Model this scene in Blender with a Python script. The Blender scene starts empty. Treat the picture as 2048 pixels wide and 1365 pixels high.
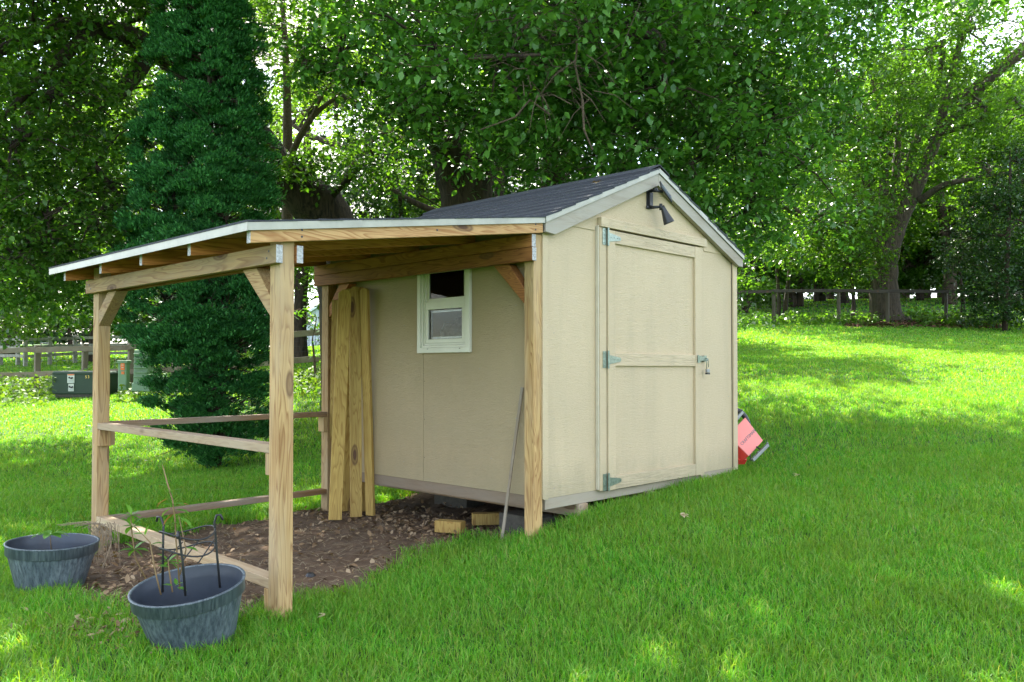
import bpy, math, random
import numpy as np
from mathutils import Vector, Matrix, Euler
random.seed(7); RS = np.random.RandomState(11)
S = bpy.context.scene; C = S.collection
# ------------------------------------------------------------------ camera
HEAD = math.radians(43.75); PITCH = math.radians(1.16)
F0 = Vector((math.cos(HEAD), math.sin(HEAD), 0)); R0 = Vector((math.sin(HEAD), -math.cos(HEAD), 0))
FW = F0*math.cos(PITCH) + Vector((0, 0, 1))*math.sin(PITCH); UPV = R0.cross(FW)
FOC = 1688.0; SHIFT = 21.3
CAM = -(61/FOC*5.8*R0 + 5.8*F0); CAM.z = 1.25
cd = bpy.data.cameras.new('camera'); co = bpy.data.objects.new('camera', cd); C.objects.link(co)
cd.sensor_width = 36; cd.lens = FOC/2048*36; cd.shift_y = SHIFT/2048; cd.clip_end = 2000; cd.clip_start = 0.05
co.location = CAM; co.rotation_euler = (math.pi/2 + PITCH, 0, HEAD - math.pi/2)
S.camera = co
# ------------------------------------------------------------------ light
SUN_EL = 54.0; SUN_AZ_REL = 14.0                   # degrees to the left of the viewing direction
sdir = (math.cos(HEAD + math.radians(SUN_AZ_REL)), math.sin(HEAD + math.radians(SUN_AZ_REL)))
sunvec = Vector((sdir[0]*math.cos(math.radians(SUN_EL)), sdir[1]*math.cos(math.radians(SUN_EL)), math.sin(math.radians(SUN_EL))))
sl = bpy.data.lights.new('sun', 'SUN'); sl.energy = 4.1; sl.angle = math.radians(0.55); sl.color = (1, .95, .84)
so = bpy.data.objects.new('sun', sl); C.objects.link(so); so.rotation_euler = sunvec.to_track_quat('Z', 'Y').to_euler(); so.location = (0, 0, 30)
W = bpy.data.worlds.new('World'); S.world = W; W.use_nodes = True; wt = W.node_tree; wt.nodes.clear()
wo = wt.nodes.new('ShaderNodeOutputWorld'); wb = wt.nodes.new('ShaderNodeBackground'); ws = wt.nodes.new('ShaderNodeTexSky')
ws.sky_type = 'NISHITA'; ws.sun_disc = False; ws.sun_elevation = math.radians(SUN_EL)
ws.sun_rotation = math.atan2(sdir[0], sdir[1]); ws.dust_density = 1.5
wn = wt.nodes.new('ShaderNodeTexNoise'); wn.inputs['Scale'].default_value = 3.2; wn.inputs['Detail'].default_value = 8
wc = wt.nodes.new('ShaderNodeTexCoord'); wm = wt.nodes.new('ShaderNodeMapping'); wm.inputs['Scale'].default_value = (1, 1, 2.6)
wt.links.new(wc.outputs['Generated'], wm.inputs[0]); wt.links.new(wm.outputs[0], wn.inputs[0])
wr = wt.nodes.new('ShaderNodeMapRange'); wr.inputs[1].default_value = .43; wr.inputs[2].default_value = .60
wt.links.new(wn.outputs['Fac'], wr.inputs[0])
wx = wt.nodes.new('ShaderNodeMix'); wx.data_type = 'RGBA'; wx.inputs[7].default_value = (3.5, 3.3, 3.0, 1)
wt.links.new(wr.outputs[0], wx.inputs[0]); wt.links.new(ws.outputs[0], wx.inputs[6]); wt.links.new(wx.outputs[2], wb.inputs[0])
wb.inputs[1].default_value = 0.15
wt.links.new(wb.outputs[0], wo.inputs[0])
S.view_settings.view_transform = 'Standard'; S.view_settings.look = 'None'; S.view_settings.gamma = 1
S.view_settings.exposure = 2.62
S.cycles.max_bounces = 8; S.cycles.diffuse_bounces = 4; S.cycles.transmission_bounces = 6; S.cycles.transparent_max_bounces = 8
S.cycles.caustics_reflective = False; S.cycles.caustics_refractive = False; S.cycles.use_denoising = True
# ------------------------------------------------------------------ helpers
def at(px, py, d):
    v = FW + R0*((px - 1024)/FOC) - UPV*((py - 682.5 - SHIFT)/FOC)
    return CAM + v*(d/v.dot(F0))
def atz(px, py, z):
    v = FW + R0*((px - 1024)/FOC) - UPV*((py - 682.5 - SHIFT)/FOC)
    return CAM + v*((z - CAM.z)/v.z)
class MB:
    def __init__(s): s.v = []; s.f = []; s.mi = []; s.m = 0
    def add(s, vs, fs):
        n = len(s.v); s.v += [tuple(v) for v in vs]; s.f += [tuple(i + n for i in f) for f in fs]; s.mi += [s.m]*len(fs); return s
    def box(s, x0, x1, y0, y1, z0, z1):
        return s.hexa([(x0,y0,z0),(x1,y0,z0),(x1,y1,z0),(x0,y1,z0),(x0,y0,z1),(x1,y0,z1),(x1,y1,z1),(x0,y1,z1)])
    def hexa(s, v):
        return s.add(v, [(0,3,2,1),(4,5,6,7),(0,1,5,4),(1,2,6,5),(2,3,7,6),(3,0,4,7)])
    def bar(s, a, b, w, h, up=(0,0,1)):                 # beam from a to b, width w (sideways), height h (along up)
        a = Vector(a); b = Vector(b); d = (b - a).normalized(); sx = d.cross(Vector(up)).normalized(); u = sx.cross(d)
        p = []
        for o in (a, b):
            for i, j in ((-1,-1),(1,-1),(1,1),(-1,1)): p.append(o + sx*(i*w/2) + u*(j*h/2))
        return s.add(p, [(0,1,2,3),(7,6,5,4),(0,4,5,1),(1,5,6,2),(2,6,7,3),(3,7,4,0)])
    def prism(s, pts, vec):                              # polygon extruded by vec
        n = len(pts); vec = Vector(vec); a = [Vector(p) for p in pts]; b = [p + vec for p in a]
        return s.add(a + b, [tuple(range(n))[::-1], tuple(range(n, 2*n))] + [(i, (i+1) % n, (i+1) % n + n, i + n) for i in range(n)])
    def tube(s, pts, rs, n=7, cap=True):
        pts = [Vector(p) for p in pts]; rings = []
        if not hasattr(rs, '__len__'): rs = [rs]*len(pts)
        vs = []; prev = None
        for i, p in enumerate(pts):
            d = (pts[min(i+1, len(pts)-1)] - pts[max(i-1, 0)])
            d = d.normalized() if d.length > 1e-9 else Vector((0,0,1))
            if prev is None: sx = d.orthogonal().normalized()
            else:
                sx = prev - d*prev.dot(d); sx = sx.normalized() if sx.length > 1e-6 else d.orthogonal().normalized()
            prev = sx; u = d.cross(sx)
            for k in range(n):
                t = 2*math.pi*k/n; vs.append(p + (sx*math.cos(t) + u*math.sin(t))*rs[i])
        fs = [(i*n+k, i*n+(k+1) % n, (i+1)*n+(k+1) % n, (i+1)*n+k) for i in range(len(pts)-1) for k in range(n)]
        if cap: fs += [tuple(range(n))[::-1], tuple(range((len(pts)-1)*n, len(pts)*n))]
        return s.add(vs, fs)
    def lathe(s, prof, M=Matrix(), n=40, closed=False):
        vs = []; m = len(prof)
        for r, z in prof:
            for k in range(n):
                t = 2*math.pi*k/n; vs.append(M @ Vector((r*math.cos(t), r*math.sin(t), z)))
        fs = [(i*n+k, i*n+(k+1) % n, (i+1)*n+(k+1) % n, (i+1)*n+k) for i in range(m-1) for k in range(n)]
        if closed: fs += [tuple(range(n))[::-1], tuple(range((m-1)*n, m*n))]
        return s.add(vs, fs)
    def build(s, name, mat, parent=None, bevel=0, smooth=False, label=None):
        me = bpy.data.meshes.new(name); me.from_pydata(s.v, [], s.f)
        for m in (mat if isinstance(mat, (list, tuple)) else [mat]): me.materials.append(m)
        if any(s.mi): me.polygons.foreach_set('material_index', s.mi)
        if smooth: me.polygons.foreach_set('use_smooth', [True]*len(s.f))
        me.update(); o = bpy.data.objects.new(name, me); C.objects.link(o)
        if parent:
            o.parent = parent; q = parent; w = Vector((0, 0, 0))
            while q: w += q.location; q = q.parent
            o.location = -w
        if bevel:
            b = o.modifiers.new('bevel', 'BEVEL'); b.width = bevel; b.segments = 2; b.limit_method = 'ANGLE'; b.angle_limit = math.radians(40)
        if label: o['label'] = label
        return o
def npmesh(name, verts, faces, mat, parent=None, nv=None, smooth=False):
    """verts (N,3), faces (M,k) one face size"""
    me = bpy.data.meshes.new(name); M, k = faces.shape
    me.vertices.add(len(verts)); me.vertices.foreach_set('co', np.ascontiguousarray(verts, dtype=np.float32).ravel())
    me.loops.add(M*k); me.loops.foreach_set('vertex_index', np.ascontiguousarray(faces, dtype=np.int32).ravel())
    me.polygons.add(M); me.polygons.foreach_set('loop_start', np.arange(0, M*k, k, dtype=np.int32)); me.polygons.foreach_set('loop_total', np.full(M, k, dtype=np.int32))
    if smooth: me.polygons.foreach_set('use_smooth', np.ones(M, dtype=bool))
    me.update(calc_edges=True); me.materials.append(mat)
    o = bpy.data.objects.new(name, me); C.objects.link(o)
    if parent: o.parent = parent
    return o
def tag(o, label=None, cat=None, group=None, kind=None):
    if label: o['label'] = label
    if cat: o['category'] = cat
    if group: o['group'] = group
    if kind: o['kind'] = kind
    return o
def empty(name, label, cat, group=None):
    o = bpy.data.objects.new(name, None); C.objects.link(o); o.empty_display_size = .1
    return tag(o, label, cat, group)
# ------------------------------------------------------------------ materials
class NT:
    def __init__(s, name):
        s.mat = bpy.data.materials.new(name); s.mat.use_nodes = True; s.t = s.mat.node_tree; s.n = s.t.nodes; s.b = s.n['Principled BSDF']; s.out = s.n['Material Output']
    def new(s, typ, **kw):
        n = s.n.new('ShaderNode' + typ)
        for k, v in kw.items(): setattr(n, k, v)
        return n
    def L(s, a, b): s.t.links.new(a, b)
    def coord(s, scale=(1,1,1), rnd=True, kind='Object'):
        tc = s.new('TexCoord'); mp = s.new('Mapping'); mp.inputs['Scale'].default_value = scale
        if rnd:
            oi = s.new('ObjectInfo'); m = s.new('Math', operation='MULTIPLY'); m.inputs[1].default_value = 37.0; s.L(oi.outputs['Random'], m.inputs[0])
            ad = s.new('VectorMath', operation='ADD'); s.L(tc.outputs[kind], ad.inputs[0]); s.L(m.outputs[0], ad.inputs[1]); s.L(ad.outputs[0], mp.inputs[0])
        else: s.L(tc.outputs[kind], mp.inputs[0])
        return mp.outputs[0]
    def noise(s, vec, scale=5, detail=4, rough=.5, dist=0):
        n = s.new('TexNoise'); n.inputs['Scale'].default_value = scale; n.inputs['Detail'].default_value = detail; n.inputs['Roughness'].default_value = rough; n.inputs['Distortion'].default_value = dist
        if vec is not None: s.L(vec, n.inputs['Vector'])
        return n.outputs['Fac']
    def ramp(s, fac, stops):
        r = s.new('ValToRGB'); e = r.color_ramp.elements
        while len(e) < len(stops): e.new(.5)
        for el, (p, c) in zip(e, stops): el.position = p; el.color = (*c, 1) if len(c) == 3 else c
        s.L(fac, r.inputs[0]); return r.outputs[0]
    def mix(s, fac, a, b, mode='MIX'):
        m = s.new('Mix', data_type='RGBA', blend_type=mode)
        for sock, v in ((m.inputs[0], fac), (m.inputs[6], a), (m.inputs[7], b)):
            if isinstance(v, (int, float)): sock.default_value = v
            elif isinstance(v, tuple): sock.default_value = (*v, 1)
            else: s.L(v, sock)
        return m.outputs[2]
    def bump(s, h, strength=.3, dist=.005):
        b = s.new('Bump'); b.inputs['Strength'].default_value = strength; b.inputs['Distance'].default_value = dist; s.L(h, b.inputs['Height']); s.L(b.outputs[0], s.b.inputs['Normal']); return b
    def col(s, c):
        if isinstance(c, tuple): s.b.inputs['Base Color'].default_value = (*c, 1)
        else: s.L(c, s.b.inputs['Base Color'])
    def rough(s, r): s.b.inputs['Roughness'].default_value = r
def plain(name, c, rough=.6, metal=0, var=.12, scale=8, bump=0):
    m = NT(name); v = m.coord(); n = m.noise(v, scale, 5, .6)
    m.col(m.ramp(n, [(.3, tuple(x*(1-var) for x in c)), (.7, tuple(min(1, x*(1+var)) for x in c))])); m.rough(rough); m.b.inputs['Metallic'].default_value = metal
    if bump: m.bump(m.noise(v, scale*6, 4), bump, .003)
    return m.mat
def wood(name, axis, light, dark, knot=(.10,.045,.02), grey=0.0, greycol=(.36,.33,.28)):
    m = NT(name)
    st = {'X': (.7, 7, 7), 'Y': (7, .7, 7), 'Z': (7, 7, .7)}[axis]
    v = m.coord(st); warp = m.noise(v, 1.1, 3, .5)
    w = m.new('TexNoise'); w.inputs['Scale'].default_value = 1.6; w.inputs['Detail'].default_value = 2; w.inputs['Distortion'].default_value = .6; m.L(v, w.inputs['Vector'])
    mu = m.new('Math', operation='MULTIPLY'); mu.inputs[1].default_value = 13.0; m.L(w.outputs['Fac'], mu.inputs[0])
    fr = m.new('Math', operation='FRACT'); m.L(mu.outputs[0], fr.inputs[0])
    rings = m.ramp(fr.outputs[0], [(0, (0,0,0)), (.5, (.22,.22,.22)), (.86, (.85,.85,.85)), (1, (.1,.1,.1))])
    col = m.mix(rings, light, dark)
    st2 = {'X': (2.5, 90, 90), 'Y': (90, 2.5, 90), 'Z': (90, 90, 2.5)}[axis]
    fine = m.noise(m.coord(st2), 1, 3, .6)
    col = m.mix(.35, col, m.ramp(fine, [(.3, (.55,.5,.42)), (.7, (1,1,1))]), 'MULTIPLY')
    blot = m.noise(m.coord((2,2,2)), 1.5, 3, .6)
    col = m.mix(m.ramp(blot, [(.42, (0,0,0)), (.75, (.7,.7,.7))]), col, m.mix(.5, col, (dark[0]*.9, dark[1]*.8, dark[2]*.7)))
    if grey: col = m.mix(m.ramp(m.noise(m.coord({'X': (.6,3,3), 'Y': (3,.6,3), 'Z': (3,3,.6)}[axis]), 2, 4, .6), [(.5-grey*.5, (0,0,0)), (.85-grey*.45, (.9,.9,.9))]), col, greycol)
    vo = m.new('TexVoronoi'); vo.inputs['Scale'].default_value = 1.0
    kv = m.coord({'X': (1.5,4.5,4.5), 'Y': (4.5,1.5,4.5), 'Z': (4.5,4.5,1.5)}[axis]); m.L(kv, vo.inputs['Vector'])
    kf = m.ramp(vo.outputs['Distance'], [(.06, (1,1,1)), (.09, (.5,.5,.5)), (.12, (.8,.8,.8)), (.15, (0,0,0))])
    col = m.mix(kf, col, knot)
    oi = m.new('ObjectInfo'); col = m.mix(1.0, col, m.ramp(oi.outputs['Random'], [(0, (.78,.75,.70)), (.5, (1,1,1)), (1, (1.12,1.1,1.02))]), 'MULTIPLY')
    m.col(col); m.rough(.75)
    h = m.mix(.5, fine, rings); m.bump(h, .35, .002)
    return m.mat
HONEY = dict(light=(.53,.355,.155), dark=(.24,.11,.032))
WZ = wood('pine_upright', 'Z', **HONEY, grey=.2, greycol=(.43,.33,.20)); WY = wood('pine_along', 'Y', **HONEY, grey=.25, greycol=(.32,.25,.155)); WX = wood('pine_across', 'X', (.58,.36,.155), (.32,.14,.04))
ORX = wood('pine_orange', 'X', (.56,.24,.065), (.30,.10,.02)); ORY = wood('pine_orange_along', 'Y', (.44,.185,.05), (.20,.065,.014))
PALEY = wood('rail_along', 'Y', (.44,.32,.19), (.26,.16,.08), grey=.4, greycol=(.42,.34,.24)); PALEX = wood('rail_across', 'X', (.36,.21,.10), (.22,.11,.045), grey=.3)
YELZ = wood('yellow_board', 'Z', (.50,.35,.10), (.31,.175,.04)); GREYX = wood('band_front', 'X', (.33,.265,.19), (.20,.145,.095), grey=.8, greycol=(.31,.275,.225)); BANDY = wood('band_side', 'Y', (.30,.20,.12), (.17,.10,.05), grey=.5, greycol=(.26,.21,.16))
RAKE = wood('rake_board', 'X', (.40,.35,.27), (.24,.20,.145), grey=.6, greycol=(.40,.37,.32)); FEN = wood('fence_wood_backlit', 'X', (.045,.032,.02), (.02,.015,.01), grey=.4, greycol=(.05,.042,.03)); FENZ = wood('fence_post_wood', 'Z', (.08,.065,.04), (.04,.03,.02), grey=.5, greycol=(.10,.085,.065))  # right fence wood darkened in colour to look backlit
ENDG = plain('end_grain', (.42,.42,.42), .9, 0, .45, 90, .5); OSB = plain('roof_deck_underside', (.36,.20,.08), .8, 0, .3, 22)
def siding(name, c, axis, plank=False):
    m = NT(name)
    sc = (9, 9, 70) if not plank else ((1.6, 1.6, 22))
    v = m.coord(sc, True); n1 = m.noise(v, 2.2, 4, .6, 1.4)
    sc2 = (9, 9, 2.0) if not plank else (3, 3, 30)
    n2 = m.noise(m.coord(sc2), 1.0, 3, .5)
    blot = m.noise(m.coord((1.3,1.3,.7)), 1.1, 4, .6)
    mr = m.ramp(n1, [(.22, (0,0,0)), (.62, (1,1,1))]) if not plank else m.ramp(m.noise(v, 1.6, 3, .5, 2.2), [(.38, (1,1,1)), (.46, (.45,.45,.45)), (.52, (1,1,1))])
    col = m.ramp(blot, [(.3, tuple(x*.93 for x in c)), (.7, tuple(x*1.05 for x in c))])
    col = m.mix(m.ramp(n2, [(.35, (.15,.15,.15)), (.7, (0,0,0))]), col, tuple(x*.9 for x in c))
    col = m.mix(mr, m.mix(1.0, col, (.955,.95,.94), 'MULTIPLY'), col)
    sx_ = m.new('SeparateXYZ'); m.L(m.coord((1,1,1), False), sx_.inputs[0]); ad_ = m.new('Math', operation='MULTIPLY_ADD'); m.L(m.noise(m.coord((6,6,2.5)), 1, 4, .7), ad_.inputs[0]); ad_.inputs[1].default_value = .5; m.L(sx_.outputs[2], ad_.inputs[2])
    col = m.mix(m.ramp(ad_.outputs[0], [(.60, (.38,.38,.38)), (.85, (0,0,0))]), col, (.24,.215,.13))
    st_ = m.noise(m.coord((5,5,.5)), 1.3, 4, .6); col = m.mix(m.ramp(st_, [(.55, (0,0,0)), (.8, (.22,.22,.22))]), col, (.30,.26,.17))
    m.col(col); m.rough(.62)
    h = m.mix(.6, n2, mr); m.bump(h, 1.0 if not plank else .8, .003 if not plank else .006)
    return m.mat
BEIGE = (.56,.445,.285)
SIDF = siding('beige_siding_front', BEIGE, 'X'); SIDS = siding('beige_siding_shaded', (.38,.29,.165), 'Y'); TRIM = siding('beige_trim_grain', (.53,.42,.27), 'X', True)  # side walls: same paint as the front, colour darkened for their weaker light
WHITE = plain('white_vinyl', (.64,.62,.52), .4, 0, .06, 5); DRIP = plain('white_drip_edge', (.37,.36,.30), .38, 0, .18, 7); DARK = plain('dark_void', (.012,.012,.012), .9)
BLACK = plain('black_plastic', (.02,.02,.022), .42); GALV = plain('galvanised_steel', (.24,.29,.245), .38, .75, .3, 40); STEEL = plain('dull_steel', (.32,.33,.35), .4, .8, .2, 30)
CONC = plain('concrete', (.075,.068,.055), .95, 0, .3, 30, .4); BRASS = plain('dark_lock', (.06,.06,.06), .35, .6)  # concrete colour darkened to stand in for shade under the shed
def shingle():
    m = NT('charcoal_shingles'); v = m.coord((1,1,1), False)
    n = m.noise(v, 260, 3, .7); tabs = m.new('TexVoronoi'); tabs.inputs['Scale'].default_value = 1.0; m.L(m.coord((5, 3.2, 1.2), False), tabs.inputs['Vector'])
    c = m.ramp(n, [(.3, (.012,.014,.020)), (.7, (.06,.065,.082))]); c = m.mix(.35, c, m.ramp(m.noise(m.coord((9,4,2), False), 1, 2), [(.35, (.5,.5,.5)), (.65, (1.3,1.3,1.35))]), 'MULTIPLY')
    m.col(c); m.rough(.85); m.bump(n, .5, .003); return m.mat
SHING = shingle()
def glass():
    m = NT('window_glass'); m.col((.8,.85,.82)); m.rough(.03); m.b.inputs['Transmission Weight'].default_value = 1; m.b.inputs['IOR'].default_value = 1.22; return m.mat
GLASS = glass()
def leafmat(name, cols, trans=.45, tint=1.35, gloss=.35, big=.35):
    m = NT(name); g = m.new('NewGeometry'); v = m.coord((1,1,1), False); n = m.noise(v, .55, 3)
    r = m.ramp(g.outputs['Random Per Island'], [(i/(len(cols)-1), c) for i, c in enumerate(cols)])
    lo = tuple(x*.62 for x in cols[0]); c = m.mix(m.ramp(n, [(.35, (.75*big*2,)*3), (.62, (0,0,0))]), r, m.mix(.6, r, lo))
    m.col(c); m.rough(gloss); m.b.inputs['Specular IOR Level'].default_value = .45
    tr = m.new('BsdfTranslucent'); tc = m.mix(1.0, c, (tint*1.25, tint*1.25, tint*.35), 'MULTIPLY'); m.L(tc, tr.inputs[0])
    mx = m.new('MixShader'); mx.inputs[0].default_value = trans; m.L(m.b.outputs[0], mx.inputs[1]); m.L(tr.outputs[0], mx.inputs[2]); m.L(mx.outputs[0], m.out.inputs[0]); return m.mat
LF_MUL = leafmat('mulberry_leaf', [(.045,.13,.020), (.07,.20,.028), (.12,.28,.045)], .27)
LF_LEFT = leafmat('dark_leaf', [(.04,.10,.016), (.06,.16,.022), (.12,.25,.03)], .44)
LF_LIGHT = leafmat('light_leaf', [(.075,.15,.022), (.10,.20,.028), (.14,.25,.035)], .5, 1.6)
LF_MAPLE = leafmat('maple_leaf', [(.055,.125,.020), (.075,.17,.025), (.10,.21,.03)], .5, 1.5)
LF_DARK = leafmat('shrub_leaf', [(.022,.06,.018), (.03,.08,.02), (.045,.11,.025)], .3)
LF_FAR = leafmat('hazed_leaf', [(.085,.15,.085), (.10,.18,.095), (.12,.20,.10)], .4)  # bluish distance haze put into the leaf colour
LF_ARB = leafmat('arborvitae_scale', [(.012,.075,.020), (.04,.19,.045), (.10,.34,.085)], .2, 1.0, .6, .2)
LF_COVER = leafmat('cover_leaf', [(.07,.14,.02), (.10,.19,.03), (.15,.22,.035)], .4, 1.2, .6)
LF_PLANT = leafmat('seedling_leaf', [(.10,.24,.04), (.14,.32,.05)], .4)
LF_BROWN = leafmat('dry_leaf', [(.13,.075,.038), (.27,.17,.09), (.48,.36,.23)], .15, 1.0, .8)
LF_PALE = leafmat('pale_dry_leaf', [(.45,.36,.22), (.55,.45,.28)], .15, .9, .8)
def bark(name, a, b, sc=(9,9,1.6)):
    m = NT(name); v = m.coord(sc); n = m.noise(v, 2, 5, .65, .8); n2 = m.noise(m.coord((2,2,1)), 2, 3)
    m.col(m.mix(m.ramp(n2, [(.4, (0,0,0)), (.7, (.6,.6,.6))]), m.ramp(n, [(.38, a), (.6, b)]), tuple(x*.7 for x in b))); m.rough(.95); m.bump(n, 1.0, .03); return m.mat
BARK = bark('dark_bark', (.016,.011,.008), (.075,.05,.033)); BARK2 = bark('grey_brown_bark', (.03,.022,.015), (.12,.09,.06)); TWIG = bark('twig_bark', (.07,.045,.03), (.17,.12,.08), (20,20,20))
def grassmat(name, cols):
    m = NT(name); g = m.new('NewGeometry'); r = m.ramp(g.outputs['Random Per Island'], [(i/(len(cols)-1), c) for i, c in enumerate(cols)])
    n = m.noise(m.coord((1,1,1), False), 1.5, 4, .6); n2 = m.noise(m.coord((1,1,1), False), 6, 3, .6)
    c = m.mix(m.ramp(n, [(.4, (0,0,0)), (.65, (.8,.8,.8))]), r, m.mix(.55, r, (.16,.27,.03)))
    c = m.mix(m.ramp(n2, [(.45, (0,0,0)), (.75, (.5,.5,.5))]), c, m.mix(.5, c, (.03,.12,.01)))
    m.col(c); m.rough(.5); m.b.inputs['Specular IOR Level'].default_value = .35
    tr = m.new('BsdfTranslucent'); m.L(m.mix(1.0, c, (2.1,1.6,.35), 'MULTIPLY'), tr.inputs[0])
    mx = m.new('MixShader'); mx.inputs[0].default_value = .4; m.L(m.b.outputs[0], mx.inputs[1]); m.L(tr.outputs[0], mx.inputs[2]); m.L(mx.outputs[0], m.out.inputs[0]); return m.mat
GRASS = grassmat('grass_blades', [(.030,.15,.010), (.085,.33,.016), (.12,.42,.024), (.055,.24,.012), (.27,.48,.08), (.10,.37,.020), (.36,.38,.13)])
def groundmat():
    m = NT('lawn_soil'); v = m.coord((1,1,1), False); n = m.noise(v, 30, 5, .7); n2 = m.noise(v, .8, 4)
    c = m.ramp(n, [(.3, (.012,.035,.005)), (.7, (.04,.11,.012))]); c = m.mix(m.ramp(n2, [(.4, (0,0,0)), (.7, (.4,.4,.4))]), c, (.07,.13,.02)); m.col(c); m.rough(1); m.bump(n, .8, .03); return m.mat
def dirtmat():
    m = NT('bare_soil'); v = m.coord((1,1,1), False); n = m.noise(v, 16, 8, .75); n2 = m.noise(v, 2.2, 4); n3 = m.noise(v, 120, 3, .8)
    c = m.ramp(n, [(.3, (.06,.036,.02)), (.55, (.135,.085,.048)), (.75, (.23,.155,.09))]); c = m.mix(m.ramp(n2, [(.4, (0,0,0)), (.65, (.6,.6,.6))]), c, (.125,.075,.04))
    c = m.mix(m.ramp(n3, [(.62, (0,0,0)), (.72, (.6,.6,.6))]), c, (.27,.20,.13)); m.col(c); m.rough(1); m.bump(m.mix(.4, n, n3), .8, .02); return m.mat
# ------------------------------------------------------------------ terrain
GP = [at(*q) for q in [(1024,1365,3.75),(0,1365,3.6),(2048,1365,3.5),(560,1256,4.3),(1067,1088,5.75),(1540,925,8.2),(2048,1000,6.4),(2048,820,11),(1500,760,13),(1500,700,19.5),(2048,700,19.5),
     (1480,650,29),(2048,652,29),(1750,648,29),(1500,612,45),(2000,600,45),(1700,610,90),(1700,640,200),(1000,640,200),(100,1000,7.8),(20,900,12),(100,850,14),(60,797,18.5),(250,797,17.5),(20,752,26),(20,716,40),(100,692,80),(100,690,200),
     (410,935,11),(620,820,13.5),(620,735,22),(620,697,60),(620,692,100),(620,690,200),(-700,800,20),(-900,720,60),(2900,760,12),(2900,660,30),(1000,700,25)]]
GP += [at(378,1292,4.0)]
GP += [Vector(p) for p in [(-1,.5,-.03),(-.5,1.5,-.02),(-1,2.3,-.02),(-.1,2.5,-.02),(-2,2.4,-.04),(.45,-.06,.14),(1.3,-.05,.195),(2.0,-.04,.225),(2.64,0,.25),(1.3,1.5,.0),(2.7,2.5,.3),(-2.5,1.5,-.05),(-4.3,-3.9,-.28),(-8,-8,-.4),(-30,-30,-1),(-30,10,-.4),(10,-30,.4),(-4,2,-.06),(.4,.5,.0),(.25,1.2,-.02)]]
GA = np.array([[p.x, p.y] for p in GP]); GZ = np.array([p.z for p in GP])
def _warp(X):                                            # compress far distances so that the spline stays calm
    r = np.sqrt((X**2).sum(-1, keepdims=True)) + 1e-9; s = np.where(r < 8, r, 8*(1 + np.log(np.maximum(r, 8)/8)*1.2)); return X/r*s
def _k(d2): return np.where(d2 > 1e-12, .5*d2*np.log(d2 + 1e-12), 0)
_A = _warp(GA); _n = len(_A); _K = _k(((_A[:,None]-_A[None])**2).sum(-1)) + np.eye(_n)*.02
_P = np.hstack([np.ones((_n,1)), _A]); _M = np.zeros((_n+3,_n+3)); _M[:_n,:_n] = _K; _M[:_n,_n:] = _P; _M[_n:,:_n] = _P.T
_W = np.linalg.solve(_M, np.concatenate([GZ, [0,0,0]]))
def gz(X):
    X = _warp(np.asarray(X, dtype=float)); out = np.empty(len(X))
    for i in range(0, len(X), 20000):
        x = X[i:i+20000]; out[i:i+20000] = _k(((x[:,None]-_A[None])**2).sum(-1)) @ _W[:_n] + _W[_n] + x @ _W[_n+1:]
    return out
def g1(x, y): return float(gz(np.array([[x, y]]))[0])
def gbase(px, d):                                        # ground point under an image column at a distance
    p = at(px, 700, d); return Vector((p.x, p.y, g1(p.x, p.y)))
def axis_lines():
    a = list(np.arange(-7, 16, .14)); s = .14; x = a[-1]
    while x < 420: s *= 1.12; x += s; a.append(x)
    s = .14; x = a[0]
    while x > -160: s *= 1.14; x -= s; a.insert(0, x)
    return np.array(a)
AX = axis_lines(); gx, gy = np.meshgrid(AX, AX, indexing='ij'); gp = np.stack([gx.ravel(), gy.ravel()], 1); gzz = gz(gp)
gzz += (np.sin(gp[:,0]*2.1 + gp[:,1]*1.3)*np.cos(gp[:,1]*1.7))*.006
n_ = len(AX); ii, jj = np.meshgrid(np.arange(n_-1), np.arange(n_-1), indexing='ij'); q = (ii*n_ + jj).ravel()
ground = npmesh('ground', np.column_stack([gp, gzz]), np.stack([q, q+n_, q+n_+1, q+1], 1), groundmat(), smooth=True); tag(ground, kind='structure')
DP = [atz(x, y, 0) for x, y in [(535,1195),(590,1188),(640,1180),(730,1158),(800,1125),(870,1096),(930,1080),(1010,1086)]]
DPOLY = [(p.x, p.y) for p in DP] + [(.05,.16),(.5,.12),(2.5,.15),(2.5,2.45),(.3,2.5),(-.3,2.62),(-.9,2.45),(-1.9,2.42),(-2.3,2.2),(-2.6,1.5),(-2.55,.95),(-2.35,.45),(-2.2,.15)]
DPA = np.array(DPOLY)
def sdist(P):                                            # signed distance, + inside the bare patch
    P = np.asarray(P); d = np.full(len(P), 1e9); ins = np.zeros(len(P), bool); n = len(DPA)
    for i in range(n):
        a = DPA[i]; b = DPA[(i+1) % n]; e = b - a; w = P - a; t = np.clip((w@e)/(e@e), 0, 1); d = np.minimum(d, np.sqrt(((w - t[:,None]*e)**2).sum(1)))
        c = ((a[1] <= P[:,1]) != (b[1] <= P[:,1])) & (P[:,0] < (b[0]-a[0])*(P[:,1]-a[1])/(b[1]-a[1]+1e-12) + a[0]); ins ^= c
    return np.where(ins, d, -d)
def wob(P): return .05*np.sin(P[:,0]*9+1.3*np.sin(P[:,1]*7)) + .04*np.sin(P[:,1]*13+P[:,0]*5) + .02*np.sin(P[:,0]*31+P[:,1]*23)
dx = np.arange(-2.9, 2.8, .03); dy = np.arange(-.3, 3.1, .03); DX, DY = np.meshgrid(dx, dy, indexing='ij'); dp = np.stack([DX.ravel(), DY.ravel()], 1)
sd = sdist(dp) + wob(dp); dz = gz(dp) + np.where(sd > 0, .006, .006) + RS.uniform(-1, 1, len(dp))*.006 + .008*np.sin(dp[:,0]*17+3*np.sin(dp[:,1]*11)) + .012
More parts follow.
